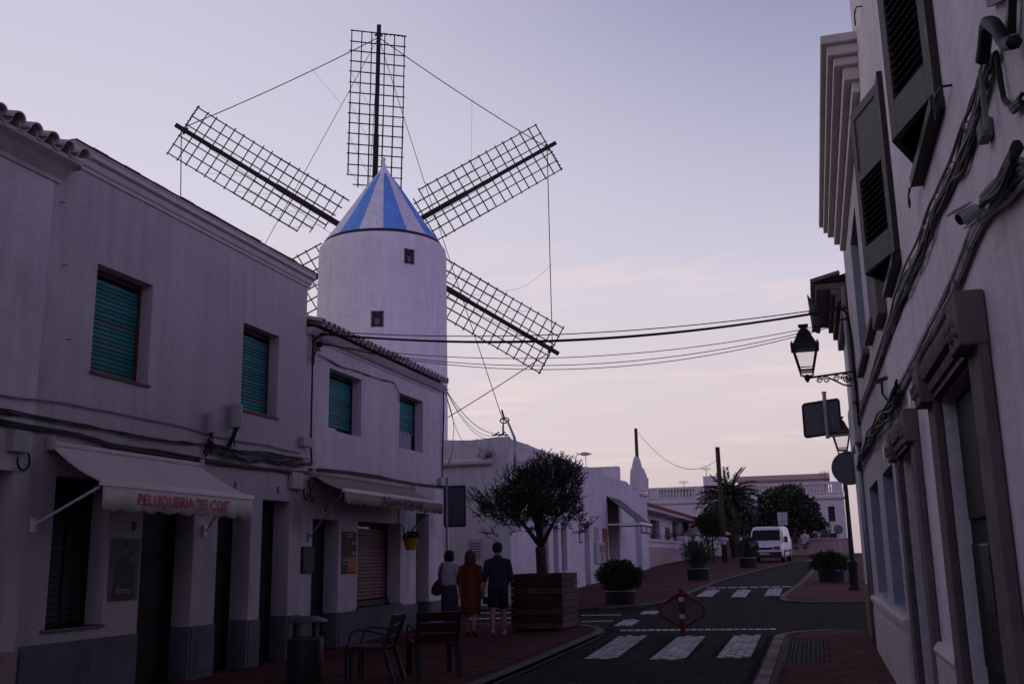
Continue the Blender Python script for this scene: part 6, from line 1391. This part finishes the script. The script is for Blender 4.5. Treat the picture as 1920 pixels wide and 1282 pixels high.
# ================================================================ PEOPLE
def grow(name, joints, edges, radii, root, matl, parent_col=True):
    me = bpy.data.meshes.new(name); me.from_pydata([tuple(j) for j in joints], edges, []); ob = bpy.data.objects.new(name, me); COL.objects.link(ob)
    sk = ob.modifiers.new('skin', 'SKIN'); sk.use_smooth_shade = True
    for i, r in enumerate(radii):
        d = me.skin_vertices[0].data[i]; d.radius = (r, r) if not isinstance(r, tuple) else r; d.use_root = (i == root)
    sb = ob.modifiers.new('sub', 'SUBSURF'); sb.levels = 2; sb.render_levels = 2
    dg = bpy.context.evaluated_depsgraph_get(); m2 = bpy.data.meshes.new_from_object(ob.evaluated_get(dg)); bpy.data.objects.remove(ob)
    return m2
def person(lab, base, H, yaw, stride, armL, armR, clothes, hairk, skin='skin', group=None, fem=False, fine=True, head_turn=0):
    k = H / 1.75; sw = .165 if fem else .185; hp_ = .095
    j = {}
    V = lambda x, y, z: Vector((x, y, z)) * k
    j['pel'] = V(0, 0, .96); j['sp'] = V(0, .01, 1.16); j['ch'] = V(0, .0, 1.36); j['nk'] = V(0, -.01, 1.49); j['h0'] = V(0, .02, 1.56); j['h1'] = V(0, .02, 1.645); j['h2'] = V(0, .01, 1.71)
    for s, nm in ((-1, 'L'), (1, 'R')):
        st = stride * s
        j['hip' + nm] = V(s * hp_, 0, .90); j['kn' + nm] = V(s * hp_, st * .55 + .02, .50); j['an' + nm] = V(s * hp_ * .95, st - .03, .09 + (.05 if st < 0 else 0)); j['to' + nm] = V(s * hp_ * 1.15, st + .13, .035)
        a = armL if s < 0 else armR
        j['sh' + nm] = V(s * sw, 0, 1.395); j['el' + nm] = j['sh' + nm] + V(s * a[0], a[1], -.28 if len(a) < 5 else a[4]); j['wr' + nm] = j['el' + nm] + V(s * a[2], a[3], -.25)
    names = list(j); idx = {n: i for i, n in enumerate(names)}
    E_ = [('pel', 'sp'), ('sp', 'ch'), ('ch', 'nk'), ('nk', 'h0'), ('h0', 'h1'), ('h1', 'h2')]
    for s in 'LR': E_ += [('pel', 'hip' + s), ('hip' + s, 'kn' + s), ('kn' + s, 'an' + s), ('an' + s, 'to' + s), ('ch', 'sh' + s), ('sh' + s, 'el' + s), ('el' + s, 'wr' + s)]
    R_ = {'pel': .125, 'sp': .115, 'ch': .115, 'nk': .055, 'h0': .068, 'h1': .088, 'h2': .060}
    for s in 'LR': R_.update({'hip' + s: .088, 'kn' + s: .056, 'an' + s: .036, 'to' + s: .03, 'sh' + s: .044, 'el' + s: .038, 'wr' + s: .026})
    me = grow('person', [j[n] for n in names], [(idx[a], idx[b]) for a, b in E_], [R_[n] * k for n in names], idx['pel'], None)
    # hands, ears and nose joined into the one body mesh
    ex = MB()
    if fine:
        for s, nm in ((-1, 'L'), (1, 'R')):
            w_ = j['wr' + nm]; d = (w_ - j['el' + nm]).normalized(); fw_ = Vector((0, 1, 0)); fw_ = (fw_ - d * fw_.dot(d)).normalized(); sd = d.cross(fw_)
            ex.tube([w_, w_ + d * .05 * k, w_ + d * .095 * k], [.022 * k, .032 * k, .030 * k], 8)
            for q, (o, L2) in enumerate(((-.027, .065), (-.009, .075), (.009, .07), (.026, .055))):
                a = w_ + d * .085 * k + fw_ * o * k; ex.tube([a, a + d * L2 * .55 * k, a + d * L2 * .9 * k - sd * s * .02 * k], [.0095 * k, .009 * k, .007 * k], 6)
            a = w_ + d * .03 * k + fw_ * .028 * k; ex.tube([a, a + (d * .03 + fw_ * .025) * k, a + (d * .06 + fw_ * .03) * k], [.011 * k, .010 * k, .008 * k], 6)
        for s in (-1, 1): c = j['h0'].lerp(j['h1'], .75) + V(s * .082, 0, 0); ex.loft([(c + V(0, 0, z), .010 * k, r * k) for z, r in ((-.03, .006), (-.015, .014), (.01, .018), (.03, .012), (.036, .004))], 8)
        c = j['h0'].lerp(j['h1'], .45) + V(0, .085, 0); ex.tube([c + V(0, 0, .05), c + V(0, .02, .01), c + V(0, .012, -.005)], [.008 * k, .013 * k, .010 * k], 6)
    mm = ex.mesh('x', M[skin]) if ex.v else None
    bm = bmesh.new(); bm.from_mesh(me)
    if mm: bm.from_mesh(mm)
    bm.to_mesh(me); bm.free(); me.materials.clear(); me.materials.append(M[skin]); me.name = 'person'
    me.polygons.foreach_set('use_smooth', [True] * len(me.polygons))
    P_ = bpy.data.objects.new('person', me); COL.objects.link(P_); P_.location = base; P_.rotation_euler = (0, 0, yaw); tag(P_, lab, 'person', group)
    def part(nm, mb, mt, smooth=True, solid=0, wob=0):
        if wob:
            for v in mb.v: q = (noise.noise(Vector((v.x * 16, v.y * 16, v.z * 7)) / k) + .5 * noise.noise(v * 30 / k)) * wob; v += Vector((v.x, v.y, 0)).normalized() * q if v.xy.length > 1e-4 else Vector()
        o = mb.build(nm, M[mt], None, smooth=smooth); o.parent = P_; return o
    head = j['h0'].lerp(j['h1'], .6)
    if fine:
        e = MB()
        for s in (-1, 1): e.lathe([(.001, -.010 * k), (.010 * k, 0), (.001, .010 * k)], 8, head + V(s * .033, .080, .012))
        part('eyes', e, 'paint'); e = MB(); e.tube([head + V(-.025, .082, -.055), head + V(0, .088, -.056), head + V(.025, .082, -.055)], .006 * k, 5); part('mouth', e, 'leather')
    hm = MB()
    if hairk[0] == 'short':
        hm.loft([(head + V(0, -.035, -.05), .072 * k, .055 * k), (head + V(0, -.03, -.01), .094 * k, .080 * k), (head + V(0, -.018, .05), .104 * k, .100 * k), (head + V(0, -.005, .10), .094 * k, .098 * k), (head + V(0, .005, .135), .055 * k, .06 * k), (head + V(0, .005, .145), .01 * k, .01 * k)], 18)
    elif hairk[0] == 'bob':
        hm.loft([(head + V(0, -.04, -.115), .088 * k, .062 * k), (head + V(0, -.04, -.09), .108 * k, .085 * k), (head + V(0, -.03, -.01), .114 * k, .098 * k), (head + V(0, -.02, .05), .106 * k, .105 * k), (head + V(0, -.005, .10), .082 * k, .088 * k), (head + V(0, 0, .128), .02 * k, .02 * k)], 18)
    else:
        hm.loft([(head + V(0, -.05, -.20), .095 * k, .05 * k), (head + V(0, -.045, -.15), .118 * k, .075 * k), (head + V(0, -.035, -.05), .122 * k, .095 * k), (head + V(0, -.02, .04), .112 * k, .108 * k), (head + V(0, 0, .10), .085 * k, .09 * k), (head + V(0, 0, .13), .02 * k, .02 * k)], 22)
        for q in range(70):
            d = rnd_dir(); p = head + Vector((d.x * .115, d.y * .095 - .03, d.z * .14 - .06)) * k
            if p.y - head.y > .03 * k: continue
            hm.tube([p + Vector((math.cos(a) * .012, math.sin(a) * .012, -.018 * a)) * k for a in range(5)], .006 * k, 4)
    part('hair', hm, hairk[1], wob=.006 if hairk[0] != 'curly' else .012)
    sleeve = lambda mb, s, t1, r0, r1: mb.tube([j['ch'].lerp(j['sh' + s], .3), j['ch'].lerp(j['sh' + s], .8), j['sh' + s] + V((1 if s == 'R' else -1) * .012, 0, -.015), j['sh' + s].lerp(j['el' + s], min(1, t1) * .55), j['sh' + s].lerp(j['el' + s], min(1, t1))] + ([j['el' + s].lerp(j['wr' + s], t1 - 1)] if t1 > 1 else []), [r0 * .85 * k, r0 * .92 * k, r0 * .96 * k, r0 * k, r1 * k] + ([r1 * k] if t1 > 1 else []), 12)
    for c in clothes:
        if c[0] == 'shirt':     # (kind, mat, hem z, chest half width, hem half width, sleeve length, sleeve r0, r1)
            _, mt, zh, wc, wh, sl, r0, r1 = c; mb = MB()
            mb.loft([(V(0, 0, zh), wh * k, wh * .70 * k), (V(0, .005, zh + .08), wh * 1.0 * k, wh * .70 * k), (V(0, .008, 1.08), wc * .92 * k, wc * .64 * k), (V(0, .005, 1.25), wc * k, wc * .66 * k), (V(0, 0, 1.34), wc * .98 * k, wc * .60 * k), (V(0, 0, 1.40), wc * .86 * k, wc * .52 * k), (V(0, -.005, 1.445), wc * .62 * k, wc * .44 * k), (V(0, -.008, 1.475), wc * .42 * k, wc * .36 * k), (V(0, -.01, 1.50), .066 * k, .064 * k)], 22)
            for s in 'LR': sleeve(mb, s, sl, r0, r1)
            part('shirt', mb, mt, wob=.013)
        if c[0] == 'shorts':
            mb = MB(); zh = c[2]; mb.loft([(V(0, 0, .84), .165 * k, .118 * k), (V(0, 0, .90), .178 * k, .13 * k), (V(0, 0, 1.02), .16 * k, .115 * k)], 20)
            for s in 'LR': mb.tube([j['hip' + s] + V(0, 0, .05), j['hip' + s] - V(0, 0, .02), j['hip' + s].lerp(j['kn' + s], .5), j['hip' + s].lerp(j['kn' + s], (.9 - zh) / .4)], [.098 * k, .108 * k, .100 * k, .104 * k], 14)
            part('shorts', mb, c[1], wob=.012)
        if c[0] == 'skirt':     # mat, top z, hem z, half widths
            _, mt, zt_, zh, w0, w1, w2 = c; mb = MB(); rr = []
            for i in range(14):
                t = i / 13; z = zt_ + (zh - zt_) * t; wdt = (w0 + (w1 - w0) * min(1, t * 3.2) if t < .31 else w1 + (w2 - w1) * (t - .31) / .69) if zt_ < 1.2 else lerp([(0, .07), (.035, .12), (.08, .165), (.25, .168), (.42, .185), (.6, .215), (1, .195)], t); rr.append((V(0, .015 * t * (1 if stride > 0 else -1), z), wdt * k, wdt * .72 * k))
            mb.loft(rr, 26)
            for i, v in enumerate(mb.v):
                ang = math.atan2(v.y, v.x); t = (zt_ * k - v.z) / ((zt_ - zh) * k); f = 1 + .07 * t * math.sin(ang * 7 + t * 2) + .02 * noise.noise(v * 6); v.x *= f; v.y *= f
            part('skirt' if zt_ < 1.2 else 'dress', mb, mt)
        if c[0] == 'sleeves':
            mb = MB()
            for s in 'LR': sleeve(mb, s, c[2], c[3], c[4])
            part('sleeves', mb, c[1], wob=.005)
        if c[0] == 'shoes':
            for s in 'LR':
                a = j['an' + s]; tt_ = j['to' + s]; d = (tt_ - a); mb = MB(); z0 = min(a.z - .075 * k, tt_.z - .03 * k)
                hl = Vector((a.x, a.y - .055 * k, a.z - .065 * k)); mb.tube([hl, Vector((a.x, a.y, a.z - .05 * k)), a.lerp(tt_, .5) + V(0, 0, -.012), tt_ + V(0, .0, -.005), tt_ + V(0, .055, -.008)], [.028 * k, .042 * k, .040 * k, .038 * k, .016 * k], 10)
                o = part('shoe', mb, c[1])
    return P_, j, k
def on_pave(px, py): p = G(px, py); return Vector((p.x, p.y, g(p.y) + KZ))
random.seed(3)
grpN = None
mpos = on_pave(935, 1194)
person('person in navy shirt and dark shorts walking away beside the planter', mpos, 1.80, RAD(12), .19, (.06, -.05, .03, .05), (.06, .06, -.10, .20), [('shirt', 'shirt', .80, .20, .195, 1.35, .070, .055), ('shorts', 'shorts', .53), ('shoes', 'shoe')], ('short', 'hair'))
wpos = on_pave(883, 1195)
P2, j2, k2 = person('person in rust orange midi dress with curly auburn hair walking away', wpos, 1.67, RAD(8), -.17, (.06, .02, -.02, .16), (.05, -.02, .0, .10), [('skirt', 'orange', 1.485, .44, .13, .215, .20), ('sleeves', 'orange', 1.05, .075, .085), ('shoes', 'dshoe')], ('curly', 'hairr'), fem=True)
vpos = on_pave(843, 1191)
P3, j3, k3 = person('person in white top and long patterned navy skirt walking away', vpos, 1.68, RAD(-4), .10, (.05, .05, -.01, .14), (.05, 0, -.01, .10), [('shirt', 'whitec', 1.0, .20, .185, .75, .078, .085), ('skirt', 'skirt', 1.02, .10, .155, .195, .185), ('shoes', 'dshoe')], ('bob', 'hair'), fem=True)
# shoulder bag carried by the person in white
bb_ = vpos + Vector((-.25, -.06, .78)); bg_ = thing('shoulder_bag', 'brown slouchy shoulder bag on the person in the white top', 'bag', bb_)
mb = MB(); mb.loft([(bb_ + Vector((.0, 0, -.02)), .05, .04), (bb_ + Vector((.0, 0, .03)), .125, .07), (bb_ + Vector((.01, 0, .14)), .13, .075), (bb_ + Vector((.03, 0, .24)), .085, .05), (bb_ + Vector((.055, 0, .31)), .03, .02)], 16)
mb.build('bag_body', M['leather'], bg_, smooth=True); mb = MB(); mb.tube([bb_ + Vector((.05, -.02, .29)), bb_ + Vector((.10, -.07, .45)), bb_ + Vector((.125, -.04, .645)), bb_ + Vector((.12, .06, .62)), bb_ + Vector((.07, .04, .30))], .014, 6); mb.build('strap', M['leather'], bg_, smooth=True)
# small clutch in the walking man's hand
cb = mpos + Vector((-.30, .10, .76)); mb = MB(); mb.box(cb.x - .05, cb.x + .05, cb.y - .02, cb.y + .02, cb.z - .16, cb.z - .02); tag(mb.build('small_bag', M['dshoe'], None, bevel=.01), 'small dark bag held between the orange dress and navy shirt', 'bag')
def far_person(lab, px, Y, H, clothes, hk, yaw=0, stride=.1):
    p = PY(px, 1040, Y); return person(lab, Vector((p.x, Y, g(Y) + KZ)), H, yaw, stride, (.05, .0, .02, .05), (.05, 0, .02, .05), clothes, hk, fine=False)
far_person('distant person in dark vest and grey shorts walking hand in hand', 1493, 72, 1.66, [('shirt', 'shorts', .92, .19, .18, .4, .06, .06), ('shorts', 'signback', .55), ('shoes', 'dshoe')], ('short', 'hair'))
fp, _, _ = far_person('distant person in white shirt and teal shorts with crossbody bag', 1512, 72, 1.80, [('shirt', 'whitec', .85, .22, .21, .9, .075, .08), ('shorts', 'gawn', .52), ('shoes', 'dshoe')], ('short', 'hairr'), 0, -.1)
c = fp.location; mb = MB(); mb.obox(c + Vector((.18, -.14, .92)), Vector((.11, 0, .02)), Vector((0, .05, 0)), Vector((-.02, 0, .10))); o = tag(mb.build('crossbody_bag', M['navy'], None, bevel=.02), 'dark blue crossbody bag on the distant person in white', 'bag'); mb = MB(); mb.tube([c + Vector((.13, -.18, 1.0)), c + Vector((0, -.18, 1.25)), c + Vector((-.12, -.12, 1.47)), c + Vector((-.1, .1, 1.45))], .015, 5); mb.build('strap', M['navy'], o)
far_person('dark clad person standing behind the oleander planter', 1301, 47, 1.70, [('shirt', 'shorts', .85, .21, .2, 1.5, .07, .06), ('skirt', 'shorts', 1.0, .12, .15, .17, .16), ('shoes', 'dshoe')], ('short', 'hairr'), RAD(40))
